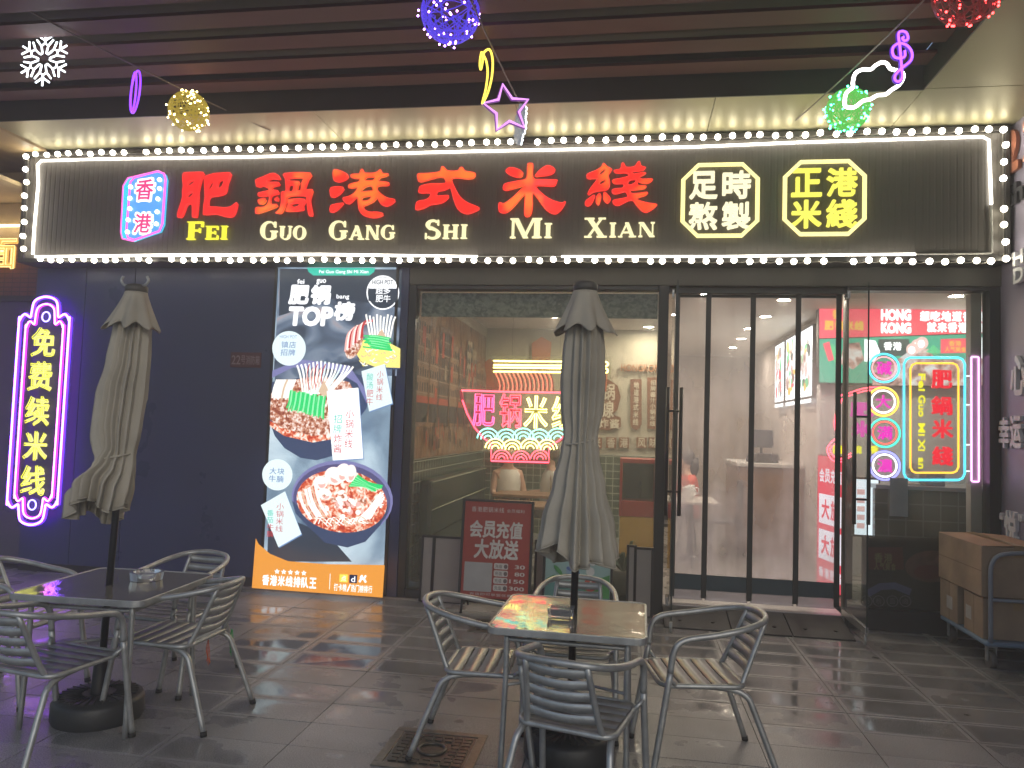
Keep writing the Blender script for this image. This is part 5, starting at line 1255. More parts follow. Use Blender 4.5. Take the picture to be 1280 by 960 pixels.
# ================================================================ tables, parasols
def wet_glass():
    m = bpy.data.materials.new('wet_glass_top'); m.use_nodes = True
    n = m.node_tree.nodes; l = m.node_tree.links; b = n['Principled BSDF']
    b.inputs['Base Color'].default_value = (.20, .19, .16, 1); b.inputs['Roughness'].default_value = .045; b.inputs['Specular IOR Level'].default_value = .85
    b.inputs['Coat Weight'].default_value = .6; b.inputs['Coat Roughness'].default_value = .03
    tc = n.new('ShaderNodeTexCoord')
    vo = n.new('ShaderNodeTexVoronoi'); vo.inputs['Scale'].default_value = 105; vo.feature = 'SMOOTH_F1'; vo.inputs['Smoothness'].default_value = .35
    nz = n.new('ShaderNodeTexNoise'); nz.inputs['Scale'].default_value = 9; nz.inputs['Detail'].default_value = 3
    n3 = n.new('ShaderNodeTexNoise'); n3.inputs['Scale'].default_value = 160; n3.inputs['Detail'].default_value = 2
    l.new(tc.outputs['Object'], vo.inputs['Vector']); l.new(tc.outputs['Object'], nz.inputs['Vector']); l.new(tc.outputs['Object'], n3.inputs['Vector'])
    mr = n.new('ShaderNodeMapRange'); mr.inputs[1].default_value = .38; mr.inputs[2].default_value = .62
    l.new(nz.outputs['Fac'], mr.inputs[0])
    mu_ = n.new('ShaderNodeMath'); mu_.operation = 'MULTIPLY'; l.new(vo.outputs['Distance'], mu_.inputs[0]); l.new(mr.outputs[0], mu_.inputs[1])
    ad = n.new('ShaderNodeMath'); ad.operation = 'MULTIPLY_ADD'; l.new(n3.outputs['Fac'], ad.inputs[0]); ad.inputs[1].default_value = .05; l.new(mu_.outputs[0], ad.inputs[2])
    bp = n.new('ShaderNodeBump'); bp.inputs['Strength'].default_value = .16; bp.inputs['Distance'].default_value = .004
    l.new(ad.outputs[0], bp.inputs['Height']); l.new(bp.outputs[0], b.inputs['Normal']); l.new(bp.outputs[0], b.inputs['Coat Normal'])
    return m
m_wet = wet_glass()
def make_table():
    t = thing('glass_table', 'table', 'table'); H = .70; s = .375
    out = rrect(-s, s, -s, s, .055, 6); inn = rrect(-s + .012, s - .012, -s + .012, s - .012, .045, 6); n = len(out)
    mb = MB()
    vs = [(a, b, H - .030) for a, b in out] + [(a, b, H + .003) for a, b in out] + [(a, b, H + .003) for a, b in inn] + [(a, b, H - .030) for a, b in inn]
    fs = []
    for k in range(4):
        for i in range(n): j = (i + 1) % n; fs.append((k * n + i, k * n + j, ((k + 1) % 4) * n + j, ((k + 1) % 4) * n + i))
    mb.add(vs, fs); mb.build('rim', m_alu, t, bevel=.003)
    mb = MB(); vs = [(a, b, H) for a, b in inn] + [(a, b, H - .006) for a, b in inn]
    mb.add(vs, [tuple(range(n)), tuple(reversed(range(n, 2 * n)))]); mb.build('glass_top', m_wet, t)
    for sx in (-1, 1):
        for sy in (-1, 1):
            mb = MB(); mb.tube(smooth([(sx * .285, sy * .30, H - .03), (sx * .285, sy * .30, .45), (sx * .295, sy * .315, .0)], 3), .0135, n=10); mb.build('leg', m_alu, t)
    mb = MB(); q = rrect(-.285, .285, -.30, .30, .03, 3); mb.tube([(a, b, H - .065) for a, b in q], .011, closed=True); mb.build('apron', m_alu, t)
    mb = MB(); mb.tube([(-.29, -.305, .20), (.29, -.305, .20)], .008) if False else mb.tube(smooth([(-.287, -.305, .42), (0, 0, .40), (.287, .305, .42)], 4), .008); mb.tube(smooth([(-.287, .305, .43), (0, .0, .382), (.287, -.305, .43)], 4), .008); mb.build('cross_brace', m_alu, t)
    return t
t0 = make_table(); t0.location = (-.262, -3.135, 0); t0.rotation_euler = (0, 0, math.radians(-1)); tag(t0, 'square glass table wet with drops, the neon bowl mirrored in its top', 'table', 'square glass tables')
t1 = copy_tree(t0); t1.location = (-2.80, -3.16, 0); t1.rotation_euler = (0, 0, math.radians(2)); tag(t1, 'square glass table at the left holding a cut glass ashtray', 'table', 'square glass tables')
def make_base():
    r = thing('parasol_base', 'base', 'parasol base')
    mb = MB(); mb.lathe([(.0005, .118), (.06, .125), (.17, .128), (.215, .118), (.228, .095), (.230, .02), (.222, 0)], n=48); mb.build('base_ring', M('black_resin', (.028, .03, .03), .45, bump=.3, bscale=120), r)
    mb = MB()
    for k in range(30):
        a = 2 * PI * k / 30; mb.tube([(.085 * math.cos(a), .085 * math.sin(a), .131), (.195 * math.cos(a), .195 * math.sin(a), .128)], .0045, n=5)
    mb.build('ribs', M('black_resin', (.028, .03, .03), .45, bump=.3, bscale=120), r)
    mb = MB(); mb.lathe([(.045, .125), (.034, .30), (.026, .31), (.026, .30)], n=20); mb.build('socket', m_black, r)
    return r
b0 = make_base(); b0.location = (-.262, -3.13, 0); tag(b0, 'round black parasol base under the middle table', 'parasol base', 'round parasol bases')
b1 = copy_tree(b0); b1.location = (-2.82, -3.24, 0); tag(b1, 'round black parasol base under the left table', 'parasol base', 'round parasol bases')

def parasol(label, base, top, zt, prof, seed, hem, cap, lean):
    rnd = random.Random(seed)
    r = thing('closed_parasol', label, 'parasol', base, 0, 'closed parasols')
    dx, dy = top[0] - base[0], top[1] - base[1]
    def ax(z): t = (z - .13) / (zt - .13); return (dx * t, dy * t)
    mb = MB(); mb.tube([(*ax(.13), .13), (*ax(zt - .02), zt - .02)], .019, n=12); mb.build('pole', M('black_pole', (.025, .026, .028), .35, .4), r)
    # folded canopy: pleats that pinch at the tie and fan out at the hem
    NA, NZ = 160, 46; NP = 15
    ph = [rnd.uniform(0, 2 * PI) for _ in range(6)]; amp = [rnd.uniform(.55, 1.3) for _ in range(NP)]
    zs = [p[0] for p in prof]
    def R(z):
        for (za, ra, fa, sa), (zb, rb, fb, sb_) in zip(prof, prof[1:]):
            if za >= z >= zb:
                t = (za - z) / (za - zb); t = t * t * (3 - 2 * t); return ra + (rb - ra) * t, fa + (fb - fa) * t, sa + (sb_ - sa) * t
        return prof[-1][1:]
    def shell(z0, z1, nz, hemf, thick, seed2=0., scale=1.):
        vs = []; fs = []
        for k in range(nz + 1):
            for a in range(NA):
                th = 2 * PI * a / NA
                cut = hemf(th); z = z0 + (z1 + cut - z0) * k / nz
                rr, fl, sh = R(z0 + (z1 - z0) * k / nz)
                u = NP * th + 1.1 * math.sin(2 * th + ph[0]) + .9 * math.sin(3 * th + ph[1] + z * .25)
                pl = abs((u / PI) % 2 - 1)                    # sharp outer folds
                am = amp[int(u / (2 * PI)) % NP]
                q = rr * scale * (1 + fl * am * (pl - .5) + .006 * math.sin(9 * z + 4 * th + ph[5]) * math.sin(17 * z + ph[4]) + .10 * math.sin(2 * th + ph[2] + .6 * z) + .05 * math.sin(5 * th + ph[3] - 1. * z))
                x, y = ax(z)
                vs.append((x + q * math.cos(th) + sh * lean[0], y + q * math.sin(th) * .92 + sh * lean[1], z))
        for k in range(nz):
            for a in range(NA): b = (a + 1) % NA; fs.append((k * NA + b, k * NA + a, (k + 1) * NA + a, (k + 1) * NA + b))
        m = MB(); m.add(vs, fs, True); m.edge = vs[-NA:]; return m
    zcap = cap[1]
    sm_ = shell(zcap + .05, prof[-1][0], NZ, hem, .0); o = sm_.build('canopy', m_canvas, r)
    m = MB(); m.tube(sm_.edge, .0042, closed=True, n=5); m.build('hem', m_canvas, r)
    sol = o.modifiers.new('cloth', 'SOLIDIFY'); sol.thickness = .003
    vs = []; fs = []; nz = 12
    for k in range(nz + 1):
        t = k / nz; z = cap[0] + (zcap - cap[0]) * t
        for a in range(NA):
            th = 2 * PI * a / NA; q = cap[2] + (cap[3] - cap[2]) * t ** 1.15
            q *= 1 + (.16 * t) * math.cos(8 * th + ph[4]) + .07 * t * math.sin(3 * th + ph[5])
            zz = z - .020 * t * t * math.cos(8 * th + ph[4] + .4)
            x, y = ax(z); vs.append((x + q * math.cos(th), y + q * math.sin(th), zz))
    for k in range(nz):
        for a in range(NA): b = (a + 1) % NA; fs.append((k * NA + b, k * NA + a, (k + 1) * NA + a, (k + 1) * NA + b))
    m = MB(); m.add(vs, fs, True); c = m.build('vent_skirt', m_canvas, r); sol = c.modifiers.new('cloth', 'SOLIDIFY'); sol.thickness = .003
    x, y = ax(zt); m = MB(); m.lathe([(.0005, .028), (cap[2] * .8, .024), (cap[2] * 1.02, .012), (cap[2] * 1.02, -.016), (cap[2] * .7, -.03)], (x, y, zt), 24); m.build('top_cap', M('cap_grey', (.10, .095, .085), .5), r)
    for s in ((-1, 1) if cap[4] else ()):
        m = MB(); m.tube(smooth([(x + s * .02, y - .01, zt + .015), (x + s * .065, y - .02, zt + .02), (x + s * .085, y - .02, zt + .045), (x + s * .075, y - .02, zt + .07)], 4), .008); m.build('rib_end', m_alu, r)
    zt_ = cap[5]; rr, fl, sh = R(zt_); x, y = ax(zt_)
    m = MB(); m.tube([(x + sh * lean[0] + rr * 1.02 * math.cos(t), y + sh * lean[1] + rr * .95 * math.sin(t), zt_ + .02 * math.sin(t + 1)) for t in [2 * PI * k / 40 for k in range(40)]], .006, closed=True, n=6); m.build('tie_cord', m_canvas, r)
    return r
# profile rows: height, radius, pleat depth, sideways shift
parasol('closed grey parasol standing through the table before the window', (-.262, -3.13, 0), (-.245, -3.08), 2.40,
        [(2.30, .062, .2, 0), (2.18, .088, .30, 0), (2.05, .098, .34, 0), (1.90, .102, .36, 0), (1.76, .097, .36, 0), (1.60, .080, .34, 0), (1.52, .088, .38, 0), (1.35, .116, .46, 0), (1.15, .155, .52, 0), (1.00, .172, .55, 0)],
        3, lambda t: .045 * math.sin(2 * t + .4) + .03 * math.sin(5 * t), (2.375, 2.165, .064, .150, False, 1.585), (0, 0))
parasol('closed grey parasol with a flaring hem beside the purple neon', (-2.82, -3.24, 0), (-2.83, -3.12), 2.37,
        [(2.27, .062, .2, 0), (2.15, .084, .30, .0), (1.95, .094, .34, -.005), (1.75, .108, .36, -.022), (1.55, .106, .38, -.03), (1.40, .086, .36, -.025), (1.33, .100, .45, -.04), (1.22, .132, .60, -.09), (1.10, .122, .7, -.10)],
        11, lambda t: .05 * math.sin(t + 2.6) + .04 * math.sin(3 * t), (2.35, 2.145, .060, .138, True, 1.41), (1., .2))

# ashtray and napkin tray
ash = MB(); ash.lathe([(.0005, .006), (.062, .006), (.074, .045), (.092, .045), (.085, .0), (.0005, 0)], n=16)
def GL2(name):
    m = bpy.data.materials.new(name); m.use_nodes = True; b = m.node_tree.nodes['Principled BSDF']
    b.inputs['Base Color'].default_value = (.9, .92, .92, 1); b.inputs['Transmission Weight'].default_value = .85; b.inputs['Roughness'].default_value = .06; b.inputs['IOR'].default_value = 1.45
    return m
for v in range(len(ash.sm)): ash.sm[v] = False
tag(ash.build('glass_ashtray', GL2('cut_glass'), loc=(-2.72, -3.03, .702)), 'clear cut glass ashtray on the left table', 'ashtray')
a2 = MB(); q = rrect(-.062, .062, -.05, .05, .012, 2); n = len(q)
vs = [(x, y, 0) for x, y in q] + [(x * 1.08, y * 1.08, .045) for x, y in q] + [(x * .85, y * .82, .045) for x, y in q] + [(x * .78, y * .75, .008) for x, y in q]
fs = [tuple(reversed(range(n)))] + [(k * n + i, k * n + (i + 1) % n, (k + 1) * n + (i + 1) % n, (k + 1) * n + i) for k in range(3) for i in range(n)] + [tuple(3 * n + i for i in range(n))]
a2.add(vs, fs)
for k in range(5): a2.box(-.05, .05, -.038 + k * .018, -.030 + k * .018, .010, .04)
tag(a2.build('glass_ashtray', GL2('pressed_glass'), loc=(-.315, -3.19, .702)), 'small square ribbed glass ashtray by the parasol pole', 'ashtray')

# ================================================================ boards below the window
def board(name, label, x0, x1, z0, z1, Y, lean, face_m, frame_m, cat='board', thick=.035):
    r = thing(name, label, cat, ((x0 + x1) / 2, Y, z0)); r.rotation_euler = (-lean, 0, 0)
    w_, h_ = (x1 - x0) / 2, z1 - z0
    mb = MB(); mb.box(-w_, w_, 0, thick, 0, h_); mb.build('panel', face_m, r, bevel=.003)
    if frame_m:
        mb = MB(); f = .022
        mb.box(-w_ - f, -w_ - .001, -.008, thick + .005, -f, h_ + f); mb.box(w_ + .001, w_ + f, -.008, thick + .005, -f, h_ + f)
        mb.box(-w_, w_, -.008, thick + .005, h_ + .001, h_ + f); mb.box(-w_, w_, -.008, thick + .005, -f, -.001); mb.build('frame', frame_m, r, bevel=.002)
    return r, w_, h_
Yb = -.46
bd, hw, hh = board('promo_stand', 'red promotion stand with white brush characters and price rows below the window', -1.435, -.835, .135, .97, Yb, .10, M('stand_red', (.36, .045, .03), .45, var=.05), m_black, 'sign stand')
x2 = lambda px: W(px, 700, Yb)[0] - (-1.135)
mb = MB()
m_sw = M('stand_white', (.62, .60, .56), .5)
mb.row('香港肥锅米线', -.24, .06, hh - .09, hh - .045, -.002, .0015, .0); mb.row('会员福利', .08, .24, hh - .085, hh - .055, -.002, .0015, .0)
mb.row('会员充值', -.25, .23, .52, .67, -.003, .002, .03, .02, .04); mb.row('大放送', -.20, .20, .34, .51, -.003, .002, .03, .02, .04)
for i, t in enumerate(('30', '80', '150', '300')):
    z = .265 - i * .062; mb.text(t, .265 - .045 * len(t), .265, z, z + .034, -.002, .0015, .02)
    mb.plate(rrect(-.01, .115, z - .010, z + .042, .012, 3), -.002, .0015)
mb.row('充值即可享受优惠', -.22, .16, .022, .045, -.002, .0015, .0)
mb.build('lettering', m_sw, bd)
mb = MB()
for i in range(4):
    z = .265 - i * .062; mb.row('充' + '值', .0, .065, z, z + .032, -.0042, .001, .0); mb.plate(ell(.095, z + .016, .017, .019, 14), -.0042, .001)
mb.build('price_marks', M('stand_grey', (.16, .12, .12), .5), bd)
mb = MB(); mb.plate([(-.275, .055), (-.025, .055), (-.025, .305), (-.275, .305)], -.002, .0015); mb.build('blank_square', M('square_grey', (.42, .41, .40), .5), bd)
for s in (-1, 1):
    mb = MB(); mb.tube([(s * hw * .93, .01, -.02), (s * hw * .95, -.02, -.142)], .011); mb.tube([(s * hw * .93, .03, hh * .8), (s * hw * .95, .30, -.105)], .009); mb.build('leg', m_black, bd)
bd2, hw, hh = board('poster_stand', 'pale green poster stand with a cool drink picture half behind the parasol', -.70, -.13, .16, .86, -.36, .07, M('mint_print', (.30, .46, .44), .5, var=.15, scale=3), m_black, 'sign stand')
A = MB(); LAY[0] = 0
def B_pl(m, pts): A.m = m; A.plate(pts, lay(), 0)
B_pl(0, [(-.28, .0), (.28, .0), (.28, .10), (-.1, .14), (-.28, .12)]); B_pl(1, [(.12, .16), (.28, .22), (.28, .02), (.02, .02)])
for k in range(14): B_pl((2, 4, 5, 2)[k % 4], ell(.02 + random.gauss(0, .05), .26 + random.gauss(0, .05), random.uniform(.02, .045), random.uniform(.015, .04), 10, rot=random.random() * 3))
B_pl(1, ell(-.17, .24, .055, .018, 14, rot=-.8)); B_pl(3, ell(.115, .13, .055, .06, 20)); A.m = 4; A.text('6', .095, .135, .095, .165, lay(), .001, .03); B_pl(1, [(-.27, .16), (-.2, .2), (-.22, .15)])
A.m = 1; A.row('清凉一夏', -.2, .2, .52, .62, lay(), .001, .02)
A.build('printed_picture', [M('print_teal', (.10, .26, .24), .5), M('print_green', (.07, .28, .08), .5), M('print_blue', (.10, .18, .42), .5), M('print_red', (.45, .06, .04), .5), M('print_white', (.62, .64, .62), .5), M('print_sky', (.28, .42, .55), .5)], bd2)
for s in (-1, 1):
    mb = MB(); mb.tube([(s * hw * .93, .01, -.02), (s * hw * .95, -.01, -.165)], .011); mb.tube([(s * hw * .93, .03, hh * .8), (s * hw * .95, .25, -.135)], .009); mb.build('leg', m_black, bd2)
m_pale = M('pale_board', (.30, .27, .25), .6, var=.06)
for x0, x1, z1, lab in ((-1.87, -1.785, .585, 'narrow pale board leaning left of the red stand'), (-1.755, -1.475, .585, 'wide pale board leaning left of the red stand'), (-.80, -.725, .60, 'pale board edge standing between the two poster stands'), (.03, .075, .60, 'narrow grey board beside the window corner'), (.095, .225, .585, 'grey board leaning at the window corner')):
    board('leaning_board', lab, x0, x1, .01, z1, -.17, .05, m_pale, m_black, 'board', .02)
# plant by the window corner, inside
pt = thing('potted_plant', 'dark leafy plant inside the window corner', 'plant', (-.02, .30, .1))
mb = MB(); mb.lathe([(.0005, 0), (.09, 0), (.12, .22), (.105, .22), (.1, .19), (.0005, .19)], n=18); mb.build('pot', M('pot_grey', (.12, .11, .10), .6), pt)
mb = MB()
for k in range(26):
    a = random.uniform(0, 2 * PI); L = random.uniform(.18, .42); e = random.uniform(.5, 1.35); b0_ = Vector((0, 0, .19))
    d = Vector((math.cos(a) * math.cos(e), math.sin(a) * math.cos(e) * .6, math.sin(e))); s_ = Vector((-math.sin(a), math.cos(a), 0)) * .022
    p1_, p2_, p3_ = b0_ + d * L * .5, b0_ + d * L * .8 + Vector((0, 0, -.02)), b0_ + d * L + Vector((0, 0, -.09))
    mb.add([b0_, p1_ - s_, p1_ + s_, p2_ - s_ * .8, p2_ + s_ * .8, p3_], [(0, 1, 2), (1, 3, 4, 2), (3, 5, 4)])
mb.build('leaves', M('dark_leaf', (.03, .07, .025), .45), pt)

# ================================================================ ramp mats, drain covers
m_rub = M('black_rubber', (.030, .030, .032), .6, bump=.9, bscale=170)
xm = [.33, .885, 1.37, 1.86]
for i, (a, b) in enumerate(zip(xm, xm[1:])):
    r = thing('ramp_mat', ['left', 'middle', 'right'][i] + ' black rubber ramp mat before the doorway', 'mat', ((a + b) / 2, -.27, 0), 0, 'rubber ramp mats at the doorway')
    h = (b - a) / 2 - .004; n = 3
    mb = MB(); mb.add([(-h, -.22, 0), (h, -.22, 0), (h, .215, 0), (-h, .215, 0), (-h, -.22, .012), (h, -.22, .012), (h, .215, .098), (-h, .215, .098)], [(0, 3, 2, 1), (4, 5, 6, 7), (0, 1, 5, 4), (1, 2, 6, 5), (2, 3, 7, 6), (3, 0, 4, 7)])
    mb.build('ramp', m_rub, r, bevel=.004)
    mb = MB()
    for s in (-.5, .5): mb.tube([(s * h, -.08, .036), (s * h, -.08, .0435)], .016, n=12)
    mb.build('bolt_hole', M('bolt_hole', (.004, .004, .004), .9), r)
def drain(label, x, y, w_, d_, rz):
    r = thing('drain_cover', label, 'drain cover', (x, y, .0), rz)
    mb = MB(); f = .045
    for a in ((-w_, w_, -d_, -d_ + f), (-w_, w_, d_ - f, d_), (-w_, -w_ + f, -d_ + f + .001, d_ - f - .001), (w_ - f, w_, -d_ + f + .001, d_ - f - .001)): mb.box(*a, -.01, .007)
    mb.build('rim', M('worn_iron', (.16, .145, .12), .35, .5, var=.3, scale=25, bump=.5), r, bevel=.002)
    mb = MB(); mb.box(-w_ + f + .006, w_ - f - .006, -d_ + f + .006, d_ - f - .006, -.01, .002)
    pw = (2 * (w_ - f) - .03) / 7; pd = (2 * (d_ - f) - .03) / 9
    for i in range(7):
        for j in range(9):
            cx = -w_ + f + .015 + pw * (i + .5); cy = -d_ + f + .015 + pd * (j + .5)
            if (cx / w_) ** 2 + (cy / d_) ** 2 < .16: continue
            o = (j % 2) * .18 * pw
            mb.box(cx - pw * .40 + o * (i < 6), cx + pw * .40 + (0 if i == 6 else o * .2), cy - pd * .36, cy + pd * .36, .0022, .009)
    mb.tube([(.28 * w_ * math.cos(t), .28 * w_ * math.sin(t), .006) for t in [2 * PI * k / 24 for k in range(24)]], .008, closed=True, n=6)
    mb.build('grate', M('cast_iron', (.10, .09, .075), .3, .6, var=.35, scale=30, bump=.5), r)
drain('square cast iron cover under a front chair leg', -.945, -3.24, .245, .235, 0.)
drain('small iron drain cover before the red stand', -1.03, -.85, .21, .20, 0.)

# ================================================================ trolley of cartons
tr = thing('platform_trolley', 'flat blue platform trolley loaded with cartons beside the right wall', 'trolley', (2.86, -.62, 0))
mb = MB(); mb.box(-.265, .255, -.40, .42, .165, .20); mb.build('platform', M('trolley_blue', (.16, .24, .34), .5), tr, bevel=.015)
for x in (-.2, .2):
    for y in (-.33, .34):
        mb = MB(); mb.tube([(x - .02, y, .058), (x + .02, y, .058)], .058, n=18); wl = mb.build('wheel', M('wheel_rubber', (.10, .095, .09), .6), tr)
        mb = MB(); mb.box(x - .032, x - .026, y - .02, y + .02, .05, .165); mb.box(x + .026, x + .032, y - .02, y + .02, .05, .165); mb.box(x - .032, x + .032, y - .03, y + .03, .15, .165); mb.build('fork', m_alu, wl)
mb = MB(); mb.tube(smooth([(-.225, -.385, .19), (-.225, -.385, .55), (-.22, -.385, .74), (-.17, -.385, .82), (-.05, -.385, .845), (.08, -.385, .845), (.19, -.385, .82), (.225, -.385, .74), (.225, -.385, .5), (.225, -.385, .19)], 4), .016, n=10); mb.tube([(-.225, -.385, .50), (.225, -.385, .50)], .014); mb.build('push_handle', M('handle_grey', (.24, .27, .32), .45, .3), tr)
cart = [((2.60, 3.08), (-.51, -.20), (.202, .51), 'brown carton at the rear bottom of the trolley, white label on its side'), ((2.61, 3.08), (-.95, -.62), (.202, .50), 'brown carton at the front bottom of the trolley behind the handle'),
        ((2.59, 3.09), (-.965, -.19), (.512, .885), 'big brown carton on top of the load with a folded lid')]
for i, (X_, Y_, Z_, lab) in enumerate(cart):
    r = thing('carton', lab, 'carton', ((X_[0] + X_[1]) / 2, (Y_[0] + Y_[1]) / 2, Z_[0]), (.03, -.02, .0)[i], 'cartons on the trolley')
    a, b, h = (X_[1] - X_[0]) / 2, (Y_[1] - Y_[0]) / 2, Z_[1] - Z_[0]
    mb = MB(); mb.box(-a, a, -b, b, 0, h - .004); mb.build('box', m_card, r, bevel=.004)
    mb = MB()
    mb.add([(-a, -b, h - .003), (-.004, -b, h + .006), (-.004, b, h + .004), (-a, b, h - .003)], [(0, 1, 2, 3)]); mb.add([(.004, -b, h + .004), (a, -b, h - .003), (a, b, h - .003), (.004, b, h + .008)], [(0, 1, 2, 3)])
    mb.build('lid_flap', M('card_top', (.40, .24, .15), .8, var=.1), r)
    mb = MB(); mb.box(-.03, .03, -b - .0012, b + .0012, h + .009, h + .010); mb.box(-.03, .03, -b - .0015, -b - .0003, h - .08, h + .009); mb.build('tape', M('tan_tape', (.36, .24, .12), .3), r)
    if i < 2:
        mb = MB(); y_ = (-.02, .08)[i]; mb.box(-a - .0015, -a - .0003, y_ - .05, y_ + .05, .09, .19); mb.build('label', M('white_label', (.5, .48, .45), .6), r)
    mb = MB(); mb.box(-a - .0012, -a - .0002, -b, b, h * .5 - .002, h * .5 + .002) if i == 2 else mb.box(-a - .0012, -a - .0002, -b * .1, -b * .1 + .004, 0, h); mb.build('seam', M('card_seam', (.14, .08, .045), .9), r)

# ================================================================ people and furniture inside
def person(label, loc, rz, shirt, hair, sleeve=False, hand=(.16, .34, .62)):
    r = thing('person', label, 'person', loc, rz)
    J = [(0, 0, .47), (0, .0, .62), (0, .02, .80), (0, .01, .94), (0, .025, 1.02), (0, .04, 1.10), (0, .05, 1.19)]
    R_ = [.135, .125, .135, .11, .048, .075, .085]
    E = [(i, i + 1) for i in range(6)]
    for s in (-1, 1):
        b = len(J); J += [(s * .165, .01, .935), (s * .22, .06, .68), (s * hand[0], hand[1], hand[2]), (s * (hand[0] - .03), hand[1] + .09, hand[2] + .01)]; R_ += [.055, .042, .030, .028]; E += [(3, b), (b, b + 1), (b + 1, b + 2), (b + 2, b + 3)]
        b = len(J); J += [(s * .10, .06, .46), (s * .11, .44, .47), (s * .11, .46, .09), (s * .11, .56, .04)]; R_ += [.095, .065, .045, .035]; E += [(0, b), (b, b + 1), (b + 1, b + 2), (b + 2, b + 3)]
    me = bpy.data.meshes.new('body'); me.from_pydata(J, E, []); o = bpy.data.objects.new('body', me); COL.objects.link(o); o.parent = r
    sk = o.modifiers.new('skin', 'SKIN'); sk.use_smooth_shade = True
    for i, v in enumerate(me.skin_vertices[0].data): v.radius = (R_[i] * (1.25 if i < 4 else 1.), R_[i] * (.8 if i < 4 else 1.)); v.use_root = (i == 0)
    o.modifiers.new('sub', 'SUBSURF').levels = 2; o.modifiers['sub'].render_levels = 2
    me.materials.append(M('skin_tone', (.50, .30, .21), .5, var=.04))
    mb = MB(); n = 20; pf = [(.155, .42, .175), (.150, .62, .150), (.160, .80, .150), (.165, .92, .125), (.12, .985, .09)]; vs = []; fs = []
    for rx, z, ry in pf:
        for k in range(n): a = 2 * PI * k / n; vs.append((rx * 1.12 * math.cos(a), ry * math.sin(a) + .01, z))
    for i in range(len(pf) - 1):
        for k in range(n): k2 = (k + 1) % n; fs.append((i * n + k, i * n + k2, (i + 1) * n + k2, (i + 1) * n + k))
    mb.add(vs, fs, True)
    if sleeve:
        for s in (-1, 1): mb.tube([(s * .13, .01, .94), (s * .19, .02, .88), (s * .215, .05, .74)], .07, radii=[.07, .068, .06], n=12)
    mb.build('shirt', M('shirt' + label[:6], shirt, .8, bump=.2, bscale=90), r)
    mb = MB()
    for s in (-1, 1): mb.tube([(s * .10, .02, .46), (s * .11, .44, .475), (s * .11, .465, .36), (s * .11, .46, .12)], .09, radii=[.115, .085, .075, .06], n=12)
    mb.build('trousers', M('dark_trousers', (.03, .03, .04), .8), r)
    mb = MB(); mb.ball((0, .025, 1.205), .112, 16, 10, (.92, 1.02, 1.05)); mb.tube([(0, -.05, 1.20), (0, -.075, 1.05), (0, -.07, .95)], .06, radii=[.085, .07, .03]); mb.build('hair', M('black_hair', hair, .4), r)
    mb = MB(); mb.ball((0, .062, 1.175), .098, 16, 10, (.84, .95, 1.12)); mb.ball((0, .158, 1.165), .016, 8, 6, (.8, 1., 1.2)); mb.build('face', M('skin_tone', (.50, .30, .21), .5, var=.04), r)
    mb = MB()
    for s in (-1, 1): mb.ball((s * .034, .148, 1.19), .010, 8, 6)
    mb.tube([(-.022, .150, 1.125), (0, .155, 1.122), (.022, .150, 1.125)], .005); mb.build('features', M('dark_features', (.04, .015, .015), .4), r)
    return r
person('person in a pale sleeveless top sitting below the neon bowl', (-1.56, 2.75, .10), math.radians(-150), (.55, .52, .46), (.02, .015, .012))
person('person in a pale shirt reaching across the table behind the parasol', (-.98, 2.95, .10), math.radians(115), (.55, .54, .50), (.02, .015, .012), True, (.10, .42, .66))
person('person in a red shirt blurred behind the plastic curtain', (.80, 3.3, .10), math.radians(100), (.50, .07, .04), (.02, .015, .012), True)
def stool(label, x, y):
    r = thing('stool', label, 'stool', (x, y, .1)); mb = MB(); mb.lathe([(.0005, .42), (.17, .42), (.175, .40), (.17, .38), (.0005, .38)], n=20); mb.build('seat', M('stool_seat', (.05, .06, .05), .5), r)
    for k in range(4): a = PI / 4 + k * PI / 2; mb = MB(); mb.tube([(.11 * math.cos(a), .11 * math.sin(a), .39), (.16 * math.cos(a), .16 * math.sin(a), 0)], .012); mb.build('leg', m_black, r)
stool('stool under the person in the sleeveless top', -1.56, 2.72); stool('stool under the reaching person', -.98, 2.95); stool('stool under the person in red', .80, 3.3)
def din_table(label, x, y, w_, d_, h_, mt):
    r = thing('dining_table', label, 'table', (x, y, .1)); mb = MB(); mb.box(-w_, w_, -d_, d_, h_ - .035, h_); mb.build('tabletop', mt, r, bevel=.006)
    mb = MB(); mb.tube([(0, 0, .03), (0, 0, h_ - .036)], .035); mb.lathe([(.24, 0), (.22, .02), (.04, .035)], n=24); mb.build('pedestal', m_black, r)
m_wood = M('brown_wood', (.22, .12, .065), .4, var=.2, scale=5)
din_table('dining table between the two seated people', -1.28, 2.35, .34, .30, .72, m_wood); din_table('near dining table inside the window', -1.15, 1.1, .34, .30, .72, m_wood); din_table('pale dining table behind the plastic curtain', .78, 2.6, .30, .42, .72, M('pale_top', (.45, .42, .38), .35))
bn = thing('booth_bench', 'dark green padded booth bench along the tiled side wall', 'bench', (-2.10, .35, .1), PI / 2)
mb = MB(); mb.box(0, 2.9, -.48, -.03, .02, .40); mb.build('seat', M('green_leather', (.016, .026, .014), .4, bump=.2, bscale=20), bn, bevel=.03)
mb = MB(); mb.box(0, 2.9, -.16, -.02, .405, .98); mb.build('backrest', M('green_leather', (.016, .026, .014), .4, bump=.2, bscale=20), bn, bevel=.04)
mb = MB()
for z in (.98, .70): mb.tube([(.02, -.165, z - .02), (2.88, -.165, z - .02)], .006, n=6)
mb.build('piping', M('cream_piping', (.4, .42, .30), .6), bn)
cab = thing('drink_cabinet', 'red framed drink cabinet with a yellow front by the back wall', 'cabinet', (.12, 1.75, .1))
mb = MB(); mb.box(-.2, .2, 0, .4, 0, .56); mb.build('yellow_front', M('mustard', (.45, .26, .03), .5), cab, bevel=.005)
